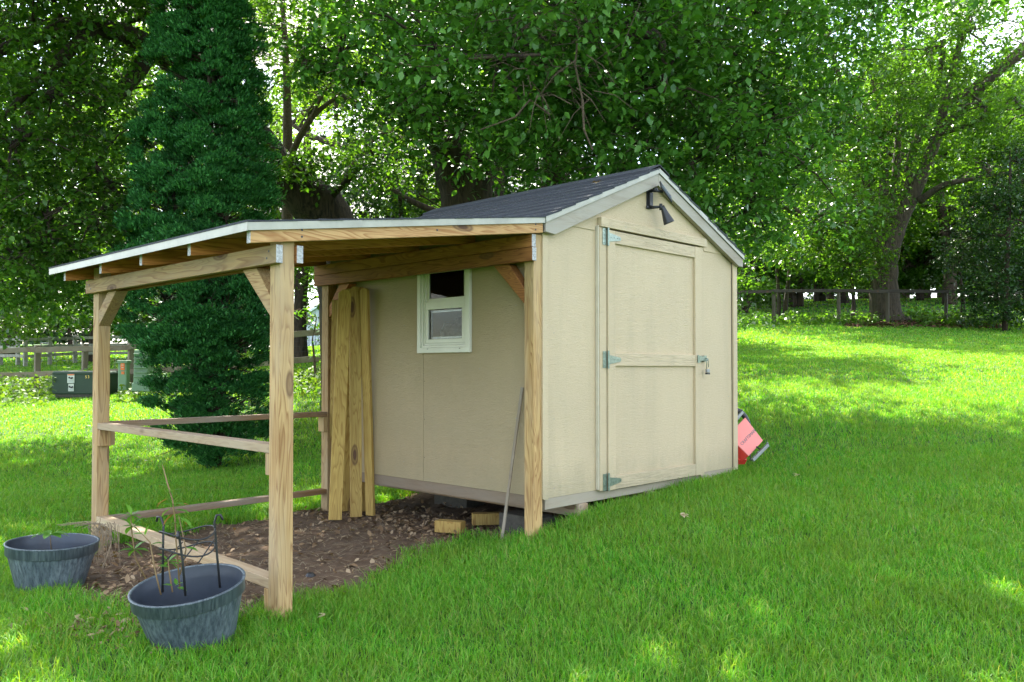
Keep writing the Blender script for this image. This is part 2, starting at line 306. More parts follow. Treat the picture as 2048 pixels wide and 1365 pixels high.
keep = sd > -.06; idx = -np.ones(len(dp), int); idx[keep] = np.arange(keep.sum())
ni, nj = len(dx), len(dy); ii, jj = np.meshgrid(np.arange(ni-1), np.arange(nj-1), indexing='ij'); q = (ii*nj+jj).ravel(); F4 = np.stack([q, q+nj, q+nj+1, q+1], 1); F4 = idx[F4]; F4 = F4[(F4 >= 0).all(1)]
dirt = npmesh('dirt', np.column_stack([dp, dz])[keep], F4, dirtmat(), smooth=True); tag(dirt, kind='structure')
# ------------------------------------------------------------------ grass
CAMXY = np.array([CAM.x, CAM.y]); F2 = np.array([F0.x, F0.y]); R2 = np.array([R0.x, R0.y])
def sample_frustum(d0, d1, dens, margin=1.12, side=.6):
    n = int(dens*.5*(d1*d1-d0*d0)*1.2133*margin + dens*(d1-d0)*side*2); d = np.sqrt(RS.uniform(d0*d0, d1*d1, n)); r = RS.uniform(-1, 1, n)*(d*.6066*margin + side)
    return CAMXY + d[:,None]*F2 + r[:,None]*R2, d
def blades(P, h, w, lean, seg=2):
    n = len(P); z = gz(P); a = RS.uniform(0, 2*np.pi, n); la = RS.uniform(0, 2*np.pi, n)
    base = np.column_stack([P, z - .004]); sx = np.column_stack([np.cos(a), np.sin(a), np.zeros(n)])*(w/2)[:,None]
    ld = np.column_stack([np.cos(la), np.sin(la), np.zeros(n)]); up = np.array([0,0,1.])
    l = lean[:,None]; hh = h[:,None]
    if seg == 1:
        V = np.stack([base - sx, base + sx, base + up*hh*(1-.25*l**2) + ld*hh*l*.8], 1); F = np.arange(3*n).reshape(n, 3)
        return V.reshape(-1, 3), F
    m1 = base + up*hh*.45 + ld*hh*l*.16; m2 = base + up*hh*.8*(1-.15*l) + ld*hh*l*.5; t = base + up*hh*(1-.38*l**1.5) + ld*hh*l*.95
    V = np.stack([base - sx, base + sx, m1 + sx*.85, m1 - sx*.85, m2 + sx*.6, m2 - sx*.6, t, t], 1)   # 8 verts, quads (last degenerate avoided by tiny offset)
    V[:,7] -= sx*.06; V[:,6] += sx*.06
    b = np.arange(n)*8; F = np.concatenate([np.stack([b, b+1, b+2, b+3], 1), np.stack([b+3, b+2, b+4, b+5], 1), np.stack([b+5, b+4, b+6, b+7], 1)])
    return V.reshape(-1, 3), F
def in_shed(P): return (P[:,0] > .0) & (P[:,0] < 2.64) & (P[:,1] > .05) & (P[:,1] < 2.5)
def grass_zone(d0, d1, dens, hmul, wmul, thr=0.0):
    P, d = sample_frustum(d0, d1, dens); s = sdist(P) + wob(P)
    ok = (s < RS.uniform(-.09, .05, len(P))) & ~in_shed(P); P = P[ok]; d = d[ok]; s = s[ok]; n = len(P)
    pat = .5 + .5*np.sin(P[:,0]*2.3+1.7*np.sin(P[:,1]*1.9))*np.sin(P[:,1]*2.9+1.3*np.sin(P[:,0]*3.1))
    thin = np.exp(-((P[:,0]+2.9)**2 + (P[:,1]-.3)**2)/.5)               # worn, thin turf by the planters
    k = RS.uniform(0, 1, n) > thin*.45; P, d, s, pat = P[k], d[k], s[k], pat[k]; n = len(P)
    tuft = np.exp(-np.maximum(-s, 0)/.25)*.45                            # longer beside the bare patch
    nearshed = np.exp(-np.abs(P[:,1]+.05)/.16)*((P[:,0] > -.1) & (P[:,0] < 2.7))*.7
    h = (.034 + .028*pat + RS.uniform(0, .03, n)*RS.uniform(0, 1, n))*(1 + tuft + nearshed)*hmul; w = RS.uniform(.0022, .0042, n)*wmul
    return P, h, w, RS.uniform(.1, 1.15, n)
gv = []; gf = []; off = 0
for args in [(2.9, 5.2, 9500, 1.25, 1.35), (5.2, 8.5, 4800, 1.2, 1.7), (8.5, 13, 2300, 1.05, 2.2), (13, 21, 900, 1.0, 3.8), (21, 34, 330, 1.1, 7.5)]:
    P, h, w, l = grass_zone(*args); v, f = blades(P, h, w, l); gv.append(v); gf.append(f + off); off += len(v)
for d0, d1, dens in ((2.9, 6, 330), (6, 12, 120)):       # long wispy blades
    P, h, w, l = grass_zone(d0, d1, dens, 1, 1); v, f = blades(P, RS.uniform(.07, .14, len(P)), RS.uniform(.002, .0035, len(P))*(1 if d0 < 5 else 1.6), RS.uniform(.5, 1.2, len(P))); gv.append(v); gf.append(f + off); off += len(v)
for x, y, r, k, hm in ((-1.99,.05,.13,420,1), (-.05,.04,.14,420,1), (-2.45,.05,.34,1100,.9), (-2.6,1.7,.33,500,.8), (1.3,-.06,1.35,0,1)):
    n = k; a = RS.uniform(0, 6.28, n); q = np.sqrt(RS.uniform(.25, 1, n))*r; P = np.column_stack([x + q*np.cos(a), y + q*np.sin(a)]); P = P[(sdist(P) < .02)]; n = len(P)
    if n: v, f = blades(P, RS.uniform(.05, .13, n)*hm, RS.uniform(.0025, .0045, n), RS.uniform(.1, 1.0, n)); gv.append(v); gf.append(f + off); off += len(v)
P = np.column_stack([RS.uniform(.1, 2.75, 4200), -.02 - np.abs(RS.normal(0, .09, 4200))]); v, f = blades(P, RS.uniform(.06, .15, len(P)), RS.uniform(.003, .005, len(P)), RS.uniform(.2, 1.1, len(P))); gv.append(v); gf.append(f + off); off += len(v)
P, d = sample_frustum(34, 75, 22); v, f = blades(P, np.full(len(P), .09), np.full(len(P), .09), RS.uniform(.1, 1, len(P))); gv.append(v); gf.append(f + off); off += len(v)
grass = npmesh('grass', np.concatenate(gv), np.concatenate(gf), GRASS); tag(grass, 'green lawn grass around the shed and up the slope', 'grass', kind='stuff')
# ------------------------------------------------------------------ leaves
def orient(n, up_bias=.8):
    """random leaf frames: axis a (length), side b, normal c"""
    th = RS.uniform(0, 2*np.pi, n); dr = RS.normal(-.35, .45, n)
    a = np.column_stack([np.cos(th)*np.cos(dr), np.sin(th)*np.cos(dr), np.sin(dr)])
    ref = np.column_stack([RS.normal(0, 1-up_bias, n), RS.normal(0, 1-up_bias, n), np.ones(n)])
    b = np.cross(a, ref); b /= np.linalg.norm(b, axis=1, keepdims=True) + 1e-9
    c = np.cross(b, a); return a, b, c
def leaves_geo(P, L, ratio=.6, detail=True, up_bias=.6):
    n = len(P); a, b, c = orient(n, up_bias); L = L[:,None]; w = L*ratio/2
    if detail:
        V = np.stack([P, P + a*L*.32 + b*w*.92 + c*L*.05, P + a*L*.68 + b*w*.7 + c*L*.03, P + a*L - c*L*.10, P + a*L*.68 - b*w*.7 + c*L*.03, P + a*L*.32 - b*w*.92 + c*L*.05, P + a*L*.32, P + a*L*.68 - c*L*.02], 1)
        o = np.arange(n)*8; F = np.concatenate([np.stack([o, o+1, o+6, o+5], 1), np.stack([o+6, o+1, o+2, o+7], 1), np.stack([o+5, o+6, o+7, o+4], 1), np.stack([o+7, o+2, o+3, o+4], 1)])
        return V.reshape(-1, 3), F
    V = np.stack([P, P + a*L*.42 + b*w + c*L*.05, P + a*L - c*L*.08, P + a*L*.42 - b*w + c*L*.05], 1); return V.reshape(-1, 3), np.arange(4*n).reshape(n, 4)
def twig_points(cen, rad, ntw, per, tl, seed_dir=None, shell=.35, avoid=None):
    """leaf positions strung on twigs in an ellipsoid; clumped"""
    nc = max(3, ntw//9); u = RS.normal(0, 1, (nc, 3)); u /= np.linalg.norm(u, axis=1, keepdims=True); rr = RS.uniform(shell, 1, nc)**.6
    cc = cen + u*rr[:,None]*rad; k = RS.randint(0, nc, ntw); T = cc[k] + RS.normal(0, 1, (ntw, 3))*np.minimum(rad*.17, .55)
    th = RS.uniform(0, 2*np.pi, ntw); el = RS.normal(-.15, .4, ntw); D = np.column_stack([np.cos(th)*np.cos(el), np.sin(th)*np.cos(el), np.sin(el)])
    t = np.tile(np.linspace(.1, 1, per), (ntw, 1))*tl; X = T[:,None] + D[:,None]*t[...,None] + np.array([0,0,-1.])*(t**2/tl*.35)[...,None] + RS.normal(0, .02, (ntw, per, 3))*tl/.35
    return X.reshape(-1, 3), T, D, cc
BLK = []
def keep_off(X):                                         # no foliage inside or in front of the shed roof, nor under ground
    ok = X[:,2] > gz(X[:,:2]) + .05
    ok &= ~((X[:,0] > -2.5) & (X[:,0] < 3.0) & (X[:,1] > -1.0) & (X[:,1] < 3.1) & (X[:,2] < 3.05))
    return ok
def frust(X, m=1.25):
    r = X - np.array(CAM); d = r @ np.array(F0); s = np.abs(r @ np.array(R0)); return (d > .5) & (s < d*.6066*m + .5)
def make_tree(name, label, cat, limbs, blobs, leaf, mat, barkm, group=None, detail=True, ratio=.6, per=8, tl=.35, base=None, shell=.35, sub=7, subr=.03, twigs=True):
    """limbs: list of (points, radii); blobs: (centre, radii, twig count)"""
    t = empty(name, label, cat, group)
    p0 = Vector(limbs[0][0][0]); t.location = p0; off = np.array(p0)
    mb = MB(); nodes = []
    for pts, rr in limbs:
        pts = [Vector(p) for p in pts]; fine = []; fr = []
        for i in range(len(pts)-1):                      # catmull-rom refine
            p_1 = pts[max(i-1, 0)]; a = pts[i]; b = pts[i+1]; p2 = pts[min(i+2, len(pts)-1)]
            for s in range(5):
                u = s/5; fine.append(.5*((2*a) + (b-p_1)*u + (2*p_1-5*a+4*b-p2)*u*u + (3*a-p_1-3*b+p2)*u**3)); fr.append(rr[i]*(1-u) + rr[i+1]*u)
        fine.append(pts[-1]); fr.append(rr[-1])
        fr = [r*random.uniform(.93, 1.07) for r in fr]; mb.tube([p - p0 for p in fine], fr, 10); nodes += fine
    NA = np.array([tuple(x) for x in nodes]); Vs = []; Fs = []; o_ = 0
    for cen, rad, ntw in blobs:
        cen = np.array(cen, float); rad = np.array(rad, float)*np.ones(3)
        X, T, D, cc = twig_points(cen, rad, ntw, per, tl, shell=shell)
        dist = np.linalg.norm(NA - cen, axis=1); a = Vector(NA[dist.argmin()]); c = Vector(cen)
        if (c - a).length > .3: mb.tube([a - p0, a.lerp(c, .5) + Vector((random.uniform(-.2,.2), random.uniform(-.2,.2), .12)) - p0, c - p0], [subr*1.9, subr*1.4, subr], 5)
        for k in range(min(sub, len(cc))):
            e = Vector(cc[k]); s = a.lerp(c, random.uniform(.3, 1)); m_ = s.lerp(e, .55) + Vector((0, 0, .12*(e-s).length)); mb.tube([s - p0, m_ - p0, e - p0], [subr*.8, subr*.55, subr*.2], 4, False)
        if twigs and ntw < 4000:
            for k in range(0, len(T), 5):
                b = Vector(T[k]); d = Vector(D[k]); mb.tube([b - d*tl*.6 - p0, b - p0, b + d*tl*.9 + Vector((0,0,-.12*tl)) - p0], [.006, .005, .002], 3, False)
        X = X[keep_off(X)]; n = len(X)
        if not n: continue
        L = leaf*RS.uniform(.55, 1.25, n); v, f = leaves_geo(X - off, L, ratio, detail); Vs.append(v); Fs.append(f + o_); o_ += len(v)
    tr = mb.build('trunk', barkm, smooth=True); tr.parent = t
    if Vs: npmesh('crown', np.concatenate(Vs), np.concatenate(Fs), mat, t)
    return t
def copy_tree(o, loc, rz, sc, label, group=None):
    c = o.copy(); C.objects.link(c); c.location = loc; c.rotation_euler = (0, 0, rz); c.scale = sc; c['label'] = label
    if group: c['group'] = group
    for ch in list(o.children):
        k = ch.copy(); C.objects.link(k); k.parent = c
    return c
# ------------------------------------------------------------------ the shed
WID, DEP = 2.64, 2.55
def rooftop(x): return 2.293 + .413*((x + .04) if x < 1.33 else (2.70 - x))
shed = empty('shed', 'beige gable roofed garden shed with a plank framed door and dark shingles', 'shed'); shed.location = (1.32, 1.45, .2)
def gable(y0, y1, z0):
    return MB().prism([(0, y0, z0), (WID, y0, z0), (WID, y0, rooftop(WID)-.05), (1.33, y0, rooftop(1.33)-.05), (0, y0, rooftop(0)-.05)], (0, y1-y0, 0))
front = gable(0, .02, .357).build('front_wall', SIDF, shed)
m = MB().prism([(.05, -.008, 2.268), (.575, -.008, 2.272), (.575, -.008, 2.30), (2.09, -.008, 2.30), (2.10, -.008, 2.272), (2.60, -.008, 2.276), (1.33, -.008, rooftop(1.33)-.05)], (0, .0078, 0))
m.build('gable_panel', SIDF, shed)
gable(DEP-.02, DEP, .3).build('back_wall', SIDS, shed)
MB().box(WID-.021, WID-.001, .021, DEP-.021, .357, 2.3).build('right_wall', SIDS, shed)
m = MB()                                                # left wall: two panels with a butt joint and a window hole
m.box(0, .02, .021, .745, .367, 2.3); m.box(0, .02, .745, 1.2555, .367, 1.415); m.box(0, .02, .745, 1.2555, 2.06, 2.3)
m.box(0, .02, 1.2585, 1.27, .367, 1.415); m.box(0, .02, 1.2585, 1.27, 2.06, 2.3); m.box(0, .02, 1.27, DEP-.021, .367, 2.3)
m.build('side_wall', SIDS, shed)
for x_, z_ in ((.12, .42), (.12, .9), (.12, 1.5), (.12, 2.0), (.52, .42), (.52, 1.3), (2.2, .45), (2.2, 1.2), (2.52, .45), (2.52, 1.0), (2.52, 1.7), (.9, 2.33), (1.5, 2.35), (1.9, 2.34)):
    yy = -.051 if z_ > 2.3 else -.0008; MB().tube([(x_, yy+.0006, z_), (x_, yy, z_)], .0035, 6).build('nail_head', STEEL, shed)
for y_, z_ in ((.25, .9), (.25, 1.7), (.5, .6), (.62, 1.25), (1.5, .5), (1.5, 1.0), (1.5, 1.6)): MB().tube([(0, y_, z_), (-.0008, y_, z_)], .0035, 6).build('nail_head', STEEL, shed)
for z in (.55, .85, 1.15): MB().box(-.0015, .001, 1.243, 1.248, z, z+.004).build('nail_head', DARK, shed)
m = MB(); m.box(-.012, .0, -.014, .055, .358, 2.2); m.box(.0, .045, -.014, -.0005, .352, 2.225); m.build('corner_board', SIDF, shed)
m = MB(); m.box(WID-.055, WID+.014, -.018, -.0005, .335, 2.235); m.box(WID, WID+.014, -.0005, .07, .335, 2.235); m.build('corner_board', SIDF, shed)
m = MB(); m.box(WID-.0605, WID-.0565, -.004, -.0005, .36, 2.22); m.build('joint_bead', DARK, shed)
MB().box(.03, WID-.05, .003, .045, .279, .3565).build('floor_band', GREYX, shed, .003)
MB().box(.004, .042, .047, DEP, .282, .3655).build('floor_band', BANDY, shed, .003)
MB().box(WID-.045, WID-.006, .047, DEP, .282, .3565).build('floor_band', BANDY, shed, .003)
MB().box(.05, WID-.05, .05, DEP-.03, .33, .352).build('floor_deck', WX, shed)
for x in (.376, 1.22, 2.1):
    MB().box(x, x+.105, -.012, DEP-.1, .188, .2785).build('skid', wood('skid_wood_%d' % int(x*100), 'Y', (.34,.22,.13), (.2,.11,.06), grey=.3), shed, .004)
# roof in real courses
roof = MB(); NCO = 9
def roof_side(x0, x1, mb):
    sg = 1 if x1 > x0 else -1
    for i in range(NCO):
        a = x0 + (x1-x0)*i/NCO; b = x0 + (x1-x0)*(i+1.12)/NCO; b = min(b, 1.33) if sg > 0 else max(b, 1.33)
        za = rooftop(a) ; zb = rooftop(b)
        p = [(a, za-.006), (b, zb-.014), (b, zb-.003), (a, za+.011)]
        j = random.uniform(-.004, .004)
        mb.prism([(x, -.068+j, z) for x, z in p] if sg > 0 else [(x, -.068+j, z) for x, z in p][::-1], (0, 2.74, 0))
roof_side(-.045, 1.33, roof); roof_side(2.705, 1.33, roof)
rf = roof.build('roof', SHING, shed)
m = MB(); m.prism([(1.19, -.073, rooftop(1.19)+.011), (1.33, -.073, rooftop(1.33)+.015), (1.33, -.073, rooftop(1.33)+.024), (1.19, -.073, rooftop(1.19)+.02)], (0, 2.75, 0)); m.prism([(1.33, -.073, rooftop(1.33)+.015), (1.47, -.073, rooftop(1.47)+.011), (1.47, -.073, rooftop(1.47)+.02), (1.33, -.073, rooftop(1.33)+.024)], (0, 2.75, 0)); m.build('ridge_cap', SHING, rf)
m = MB()
for a, b in ((-.02, 1.33), (1.33, 2.68)): m.prism([(a, -.045, rooftop(a)-.028), (b, -.045, rooftop(b)-.028), (b, -.045, rooftop(b)-.012), (a, -.045, rooftop(a)-.012)], (0, 2.69, 0))
m.build('roof_deck', OSB, rf)
for a, b in ((-.035, 1.329), (1.331, 2.703)):
    m = MB(); m.prism([(a, -.066, rooftop(a)-.043), (b, -.066, rooftop(b)-.043), (b, -.066, rooftop(b)-.002), (a, -.066, rooftop(a)-.002)], (0, .008, 0))
    m.prism([(a, -.070, rooftop(a)-.046), (b, -.070, rooftop(b)-.046), (b, -.070, rooftop(b)-.039), (a, -.070, rooftop(a)-.039)], (0, .004, 0)); m.build('drip_edge', DRIP, rf)
m = MB(); m.box(2.70, 2.706, -.06, 2.66, 2.25, 2.29); m.build('drip_edge', DRIP, rf)
ft = lambda x: rooftop(x) - .046
m = MB().prism([(-.03, -.058, 2.185), (.07, -.058, 2.178), (1.329, -.058, ft(1.329)-.098), (1.329, -.058, ft(1.329)), (-.03, -.058, ft(-.03))], (0, .038, 0)); m.build('rake_board', RAKE, shed, .002)
m = MB().prism([(1.331, -.058, ft(1.331)-.098), (2.62, -.058, ft(2.62)-.098), (2.695, -.058, ft(2.62)-.10), (2.695, -.058, ft(2.695)), (1.331, -.058, ft(1.331))], (0, .038, 0)); m.build('rake_board', RAKE, shed, .002)
m = MB().prism([(1.2, -.0195, ft(1.2)-.06), (1.33, -.0195, ft(1.33)-.06), (2.62, -.0195, ft(2.62)-.06), (2.62, -.0195, ft(2.62)-.005), (1.33, -.0195, ft(1.33)-.005), (1.2, -.0195, ft(1.2)-.005)], (0, .011, 0)); m.build('soffit_board', OSB, shed)
# door
MB().box(.600, 2.082, -.05, -.009, 2.300, 2.370).build('header_board', TRIM, shed, .003)
MB().box(.598, .680, -.032, -.001, .352, 2.298).build('door_jamb', SIDF, shed, .002)
MB().box(.586, .596, -.028, -.001, .362, 2.31).build('jamb_flashing', plain('jamb_white', (.52,.47,.36), .5), shed, .002)
MB().box(2.004, 2.062, -.026, -.001, .335, 2.298).build('door_jamb', SIDF, shed, .002)
MB().box(.681, 2.003, -.010, -.0004, .34, 2.299).build('door_gap', DARK, shed)
door = MB().box(.686, 1.998, -.022, -.0105, .347, 2.288).build('door', SIDF, shed)
for x0, x1 in ((.687, .776), (1.900, 1.997)): MB().box(x0, x1, -.043, -.022, .348, 2.287).build('door_stile', SIDF, door, .0025)
for z0, z1 in ((2.192, 2.286), (1.271, 1.367), (.349, .446)): MB().box(.7775, 1.8985, -.0415, -.022, z0, z1).build('door_rail', TRIM, door, .0025)
for z in (2.232, 1.318, .412):
    m = MB(); m.box(.632, .6755, -.0365, -.0322, z-.062, z+.062); m.prism([(.696, -.048, z-.034), (.835, -.048, z-.014), (.842, -.048, z), (.835, -.048, z+.014), (.696, -.048, z+.034)], (0, .0045, 0))
    m.tube([(.685, -.047, z-.066), (.685, -.047, z+.066)], .008, 12)
    for k in (-.045, -.015, .015, .045): m.tube([(.652, -.0372, z+k), (.652, -.0395, z+k)], .005, 8)
    for k in (.72, .76, .80, .828): m.tube([(k, -.0485, z), (k, -.051, z)], .0045, 8)
    m.build('hinge', GALV, door, label=None)
m = MB(); m.box(1.925, 1.985, -.0475, -.0435, 1.305, 1.362); m.tube([(1.93, -.053, 1.30), (1.93, -.053, 1.366)], .0075, 10); m.box(1.94, 2.055, -.058, -.0545, 1.318, 1.356); m.box(2.02, 2.06, -.0535, -.027, 1.31, 1.362); m.tube([(2.035, -.05, 1.337), (2.035, -.075, 1.337), (2.035, -.08, 1.322), (2.035, -.058, 1.318)], .004, 8)
m.build('hasp', GALV, door)
pl_ = empty('padlock', 'small black bottomed padlock hanging open from the door hasp', 'padlock'); pl_.location = (2.04, -.07, 1.25)
m = MB(); m.box(2.018, 2.062, -.085, -.063, 1.218, 1.246); m.build('lock_body', STEEL, pl_, .003)
m = MB(); m.box(2.017, 2.063, -.086, -.062, 1.202, 1.2165); m.build('lock_bumper', BLACK, pl_, .003)
m = MB(); m.tube([(2.026, -.074, 1.247), (2.025, -.073, 1.32), (2.030, -.073, 1.333), (2.040, -.073, 1.338), (2.050, -.073, 1.333), (2.053, -.073, 1.32), (2.053, -.074, 1.262)], .0032, 8); m.build('shackle', GALV, pl_, smooth=True)
# window
win = MB(); y0, y1, z0, z1 = .703, 1.307, 1.373, 2.10
def frame(mb, y0, y1, z0, z1, w, x0, x1):
    mb.box(x0, x1, y0, y1, z0, z0+w); mb.box(x0, x1, y0, y1, z1-w, z1); mb.box(x0, x1, y0, y0+w, z0+w, z1-w); mb.box(x0, x1, y1-w, y1, z0+w, z1-w)
frame(win, y0, y1, z0, z1, .040, -.028, -.0005); frame(win, y0+.041, y1-.041, z0+.041, z1-.041, .018, -.020, .03); frame(win, y0+.06, y1-.06, z0+.06, z1-.06, .016, -.008, .03)
win = win.build('window', WHITE, shed, .002)
zi0, zi1 = z0+.077, z1-.077; yi0, yi1 = y0+.077, y1-.077
m = MB(); frame(m, yi0, yi1, zi0, 1.765, .030, -.004, .022); m.box(-.006, .024, yi0+.001, yi1-.001, 1.712, 1.774); m.build('sash', WHITE, win, .002)
m = MB(); frame(m, yi0, yi1, 1.775, zi1, .024, .012, .034); m.build('sash', WHITE, win, .002)
m = MB(); frame(m, yi0+.032, yi1-.032, zi0+.034, 1.705, .016, .024, .034); m.build('screen_frame', STEEL, win)
MB().box(.010, .013, yi0+.030, yi1-.030, zi0+.030, 1.712).build('pane', GLASS, win); MB().box(.020, .023, yi0+.024, yi1-.024, 1.776, zi1-.024).build('pane', GLASS, win)
for y in (.80, 1.17): MB().box(-.0292, -.028, y, y+.015, 1.402, 1.406).build('weep_hole', DARK, win)
b = MB(); b.lathe([(.02, 0), (.12, .02), (.16, .10), (.13, .19), (.05, .24), (.01, .25)], Matrix.Translation((.2, 1.06, 1.40)), 20); b = b.build('plastic_bag', plain('bag_white', (.20,.23,.20), .3, 0, .6, 14), smooth=True); tag(b, 'crumpled pale plastic bag standing behind the lower window pane', 'bag')
b.modifiers.new('sub', 'SUBSURF').levels = 1
t_ = bpy.data.textures.new('crumple', 'CLOUDS'); t_.noise_scale = .06; dm = b.modifiers.new('crumple', 'DISPLACE'); dm.texture = t_; dm.strength = .10
m = MB(); m.box(.03, .33, .80, 1.25, 1.38, 1.41); m.build('shelf', WY, shed)
# blocks under the shed
def block(x, y, z, rz, label, sx=.2, sy=.4, sz=.19):
    c, s = math.cos(rz), math.sin(rz); m = MB(); v = []
    for zz in (z, z+sz):
        for i, j in ((-1,-1),(1,-1),(1,1),(-1,1)): v.append((x + c*i*sx/2 - s*j*sy/2, y + s*i*sx/2 + c*j*sy/2, zz))
    m.hexa(v); o = m.build('concrete_block', CONC, bevel=.008); tag(o, label, 'block', 'concrete blocks under the shed'); return o
block(.30, .42, -.02, 0, 'concrete block coloured dark for shade under the shed corner behind the front right post')
block(1.0, 1.9, -.04, .1, 'grey concrete block coloured dark for shadow under the middle of the shed', .3)
# ------------------------------------------------------------------ lean-to
def zt(x): return 2.290 + .14*(x + .04)
lt = empty('lean_to', 'open timber lean-to with four posts and rails attached to the left side of the shed', 'lean-to'); lt.location = (-1, 1.2, 0)
for (x0, x1, y0, y1, zb, ztop) in ((-2.03,-1.945,0,.098,-.12,1.975), (-2.03,-1.945,2.432,2.53,-.15,1.975), (-.092,-.004,-.002,.086,.0,2.17), (-.1,-.012,2.432,2.53,-.06,2.165)):
    MB().box(x0, x1, y0, y1, zb, ztop).build('post', WZ, lt, .004)
def ended(mb, name, mat, parent, axis):                 # grey weathered end grain on both ends
    o = mb.build(name, [mat, ENDG], parent, .003)
    for p in o.data.polygons:
        if abs(p.normal['XYZ'.index(axis)]) > .9: p.material_index = 1
    return o
ended(MB().box(-2.0705, -2.031, -.03, 2.57, 1.79, 1.884), 'beam', WY, lt, 'Y'); ended(MB().box(-1.944, -1.9045, -.02, 2.57, 1.80, 1.893), 'beam', ORY, lt, 'Y')
ended(MB().box(-.135, -.0935, -.025, 2.60, 2.076, 2.163), 'beam', ORY, lt, 'Y'); ended(MB().box(-.137, -.0935, -.03, 2.60, 1.982, 2.073), 'beam', ORY, lt, 'Y')
def rafter(y, name, mat, x0=-2.205, x1=-.03, w=.038):
    a = zt(x0)-.024; b = zt(x1)-.024
    o = ended(MB().prism([(x0, y-w/2, a-.088), (x1, y-w/2, b-.088), (x1, y-w/2, b), (x0, y-w/2, a)], (0, w, 0)), name, mat, lt, 'X'); return o
for y in (.655, 1.295, 1.93, 2.59): rafter(y, 'rafter', ORX)
rafter(-.0265, 'fascia_board', WX, -2.222, -.045)
for y in (.30, 1.0, 1.6, 2.25): pass
m = MB(); m.prism([(-2.235, -.05, zt(-2.235)-.023), (-.05, -.05, zt(-.05)-.023), (-.05, -.05, zt(-.05)-.010), (-2.235, -.05, zt(-2.235)-.010)], (0, 2.81, 0)); lr = m.build('roof', OSB, lt)
m = MB()
for i in range(16):
    a = -2.252 + 2.21*i/16; b = min(-2.252 + 2.21*(i+1.1)/16, -.042); j = random.uniform(-.004, .004)
    m.prism([(a, -.064+j, zt(a)-.008), (b, -.064+j, zt(b)-.009), (b, -.064+j, zt(b)-.003), (a, -.064+j, zt(a)+.002)], (0, 2.84, 0))
m.build('shingles', SHING, lr)
m = MB(); m.prism([(-2.243, -.060, zt(-2.243)-.050), (-.038, -.060, zt(-.038)-.046), (-.038, -.060, zt(-.038)-.006), (-2.243, -.060, zt(-2.243)-.010)], (0, .008, 0)); m.build('drip_edge', DRIP, lr)
m = MB(); m.box(-2.249, -2.2435, -.060, 2.775, zt(-2.245)-.052, zt(-2.245)-.008); m.build('drip_edge', DRIP, lr)
def brace(x0, x1, yp, zp, yt, ztop, s):                # 4x4 knee brace from post face to beam underside
    k = .105 if zp > 1.6 else .125
    MB().prism([(x0, yp, zp-k), (x0, yp, zp), (x0, yt, ztop), (x0, yt + s*(.15), ztop)] if s < 0 else [(x0, yp, zp), (x0, yp, zp-k), (x0, yt+.15, ztop), (x0, yt, ztop)], (x1-x0, 0, 0)).build('knee_brace', WY if x0 < -1 else ORY, lt, .003)
brace(-2.028, -1.947, .0985, 1.63, .24, 1.789, 1); brace(-2.028, -1.947, 2.4315, 1.66, 2.27, 1.789, -1)
brace(-.09, -.014, .0865, 1.80, .235, 1.981, 1); brace(-.09, -.014, 2.4315, 1.80, 2.28, 1.981, -1)
MB().bar((-1.987, .0985, .833), (-1.987, 2.445, .842), .084, .046).build('rail', PALEY, lt, .003)
MB().bar((-1.987, .0985, .135), (-1.987, 2.44, .175), .084, .052).build('rail', PALEY, lt, .003)
MB().bar((-1.944, 2.482, .848), (-.101, 2.482, .852), .088, .042).build('rail', PALEX, lt, .003)
MB().bar((-1.944, 2.482, .165), (-.101, 2.482, .175), .088, .042).build('rail', PALEX, lt, .003)
for bx in ((-2.028, -1.948, .0985, .137, .695, .808), (-2.028, -1.948, 2.392, 2.4315, .70, .815), (-2.03, -1.948, .0985, .14, -.06, .107), (-2.03, -1.948, 2.392, 2.4315, .03, .146), (-1.944, -1.905, 2.436, 2.52, .70, .826), (-.138, -.1005, 2.436, 2.52, .70, .828)):
    MB().box(*bx).build('rail_cleat', WZ, lt, .002)
for x, z_ in ((-1.93, .03), (-1.93, .065), (-.12, .03), (-.12, .065), (-1.0, .05)):
    MB().tube([(x, -.0455, zt(x)-.024-z_), (x, -.0475, zt(x)-.024-z_)], .006, 8).build('screw_head', BLACK, lt)
for y, z_ in ((.06, .03), (.04, .065), (2.47, .03), (2.50, .06)):
    MB().tube([(-2.0705, y, 1.79+z_), (-2.0725, y, 1.79+z_)], .006, 8).build('screw_head', BLACK, lt)
# ------------------------------------------------------------------ solar lamp
lamp = empty('solar_spotlight', 'black solar spotlight with a small panel fixed high on the gable', 'lamp'); lamp.location = (1.31, -.02, 2.6); LAMP = lamp
m = MB(); m.box(1.275, 1.315, -.014, -.0085, 2.52, 2.69); m.box(1.290, 1.335, -.035, -.014, 2.545, 2.655); m.box(1.262, 1.325, -.024, -.0145, 2.655, 2.682); m.box(1.262, 1.325, -.024, -.0145, 2.522, 2.545); m.build('mount', BLACK, lamp, .003)
m = MB(); m.tube([(1.31, -.03, 2.668), (1.33, -.085, 2.66), (1.35, -.118, 2.652)], [.013, .011, .012], 10); m.tube([(1.325, -.05, 2.672), (1.325, -.075, 2.672)], .017, 10); m.build('arm', BLACK, lamp, smooth=True)
m = MB(); m.tube([(1.31, -.03, 2.532), (1.36, -.095, 2.538)], [.012, .011], 10); m.tube([(1.352, -.095, 2.56), (1.352, -.095, 2.51)], .013, 10); m.build('arm', BLACK, lamp, smooth=True)
pc = Vector((1.362, -.13, 2.648)); ax = Vector((.74, -.12, -.62)).normalized(); nz = Vector((.2, -.85, .5)); nz = (nz - ax*nz.dot(ax)).normalized(); ay = nz.cross(ax)
def slab(c, a, b, n, la, lb, t): return MB().prism([c - a*la - b*lb, c + a*la - b*lb, c + a*la + b*lb, c - a*la + b*lb], n*t)
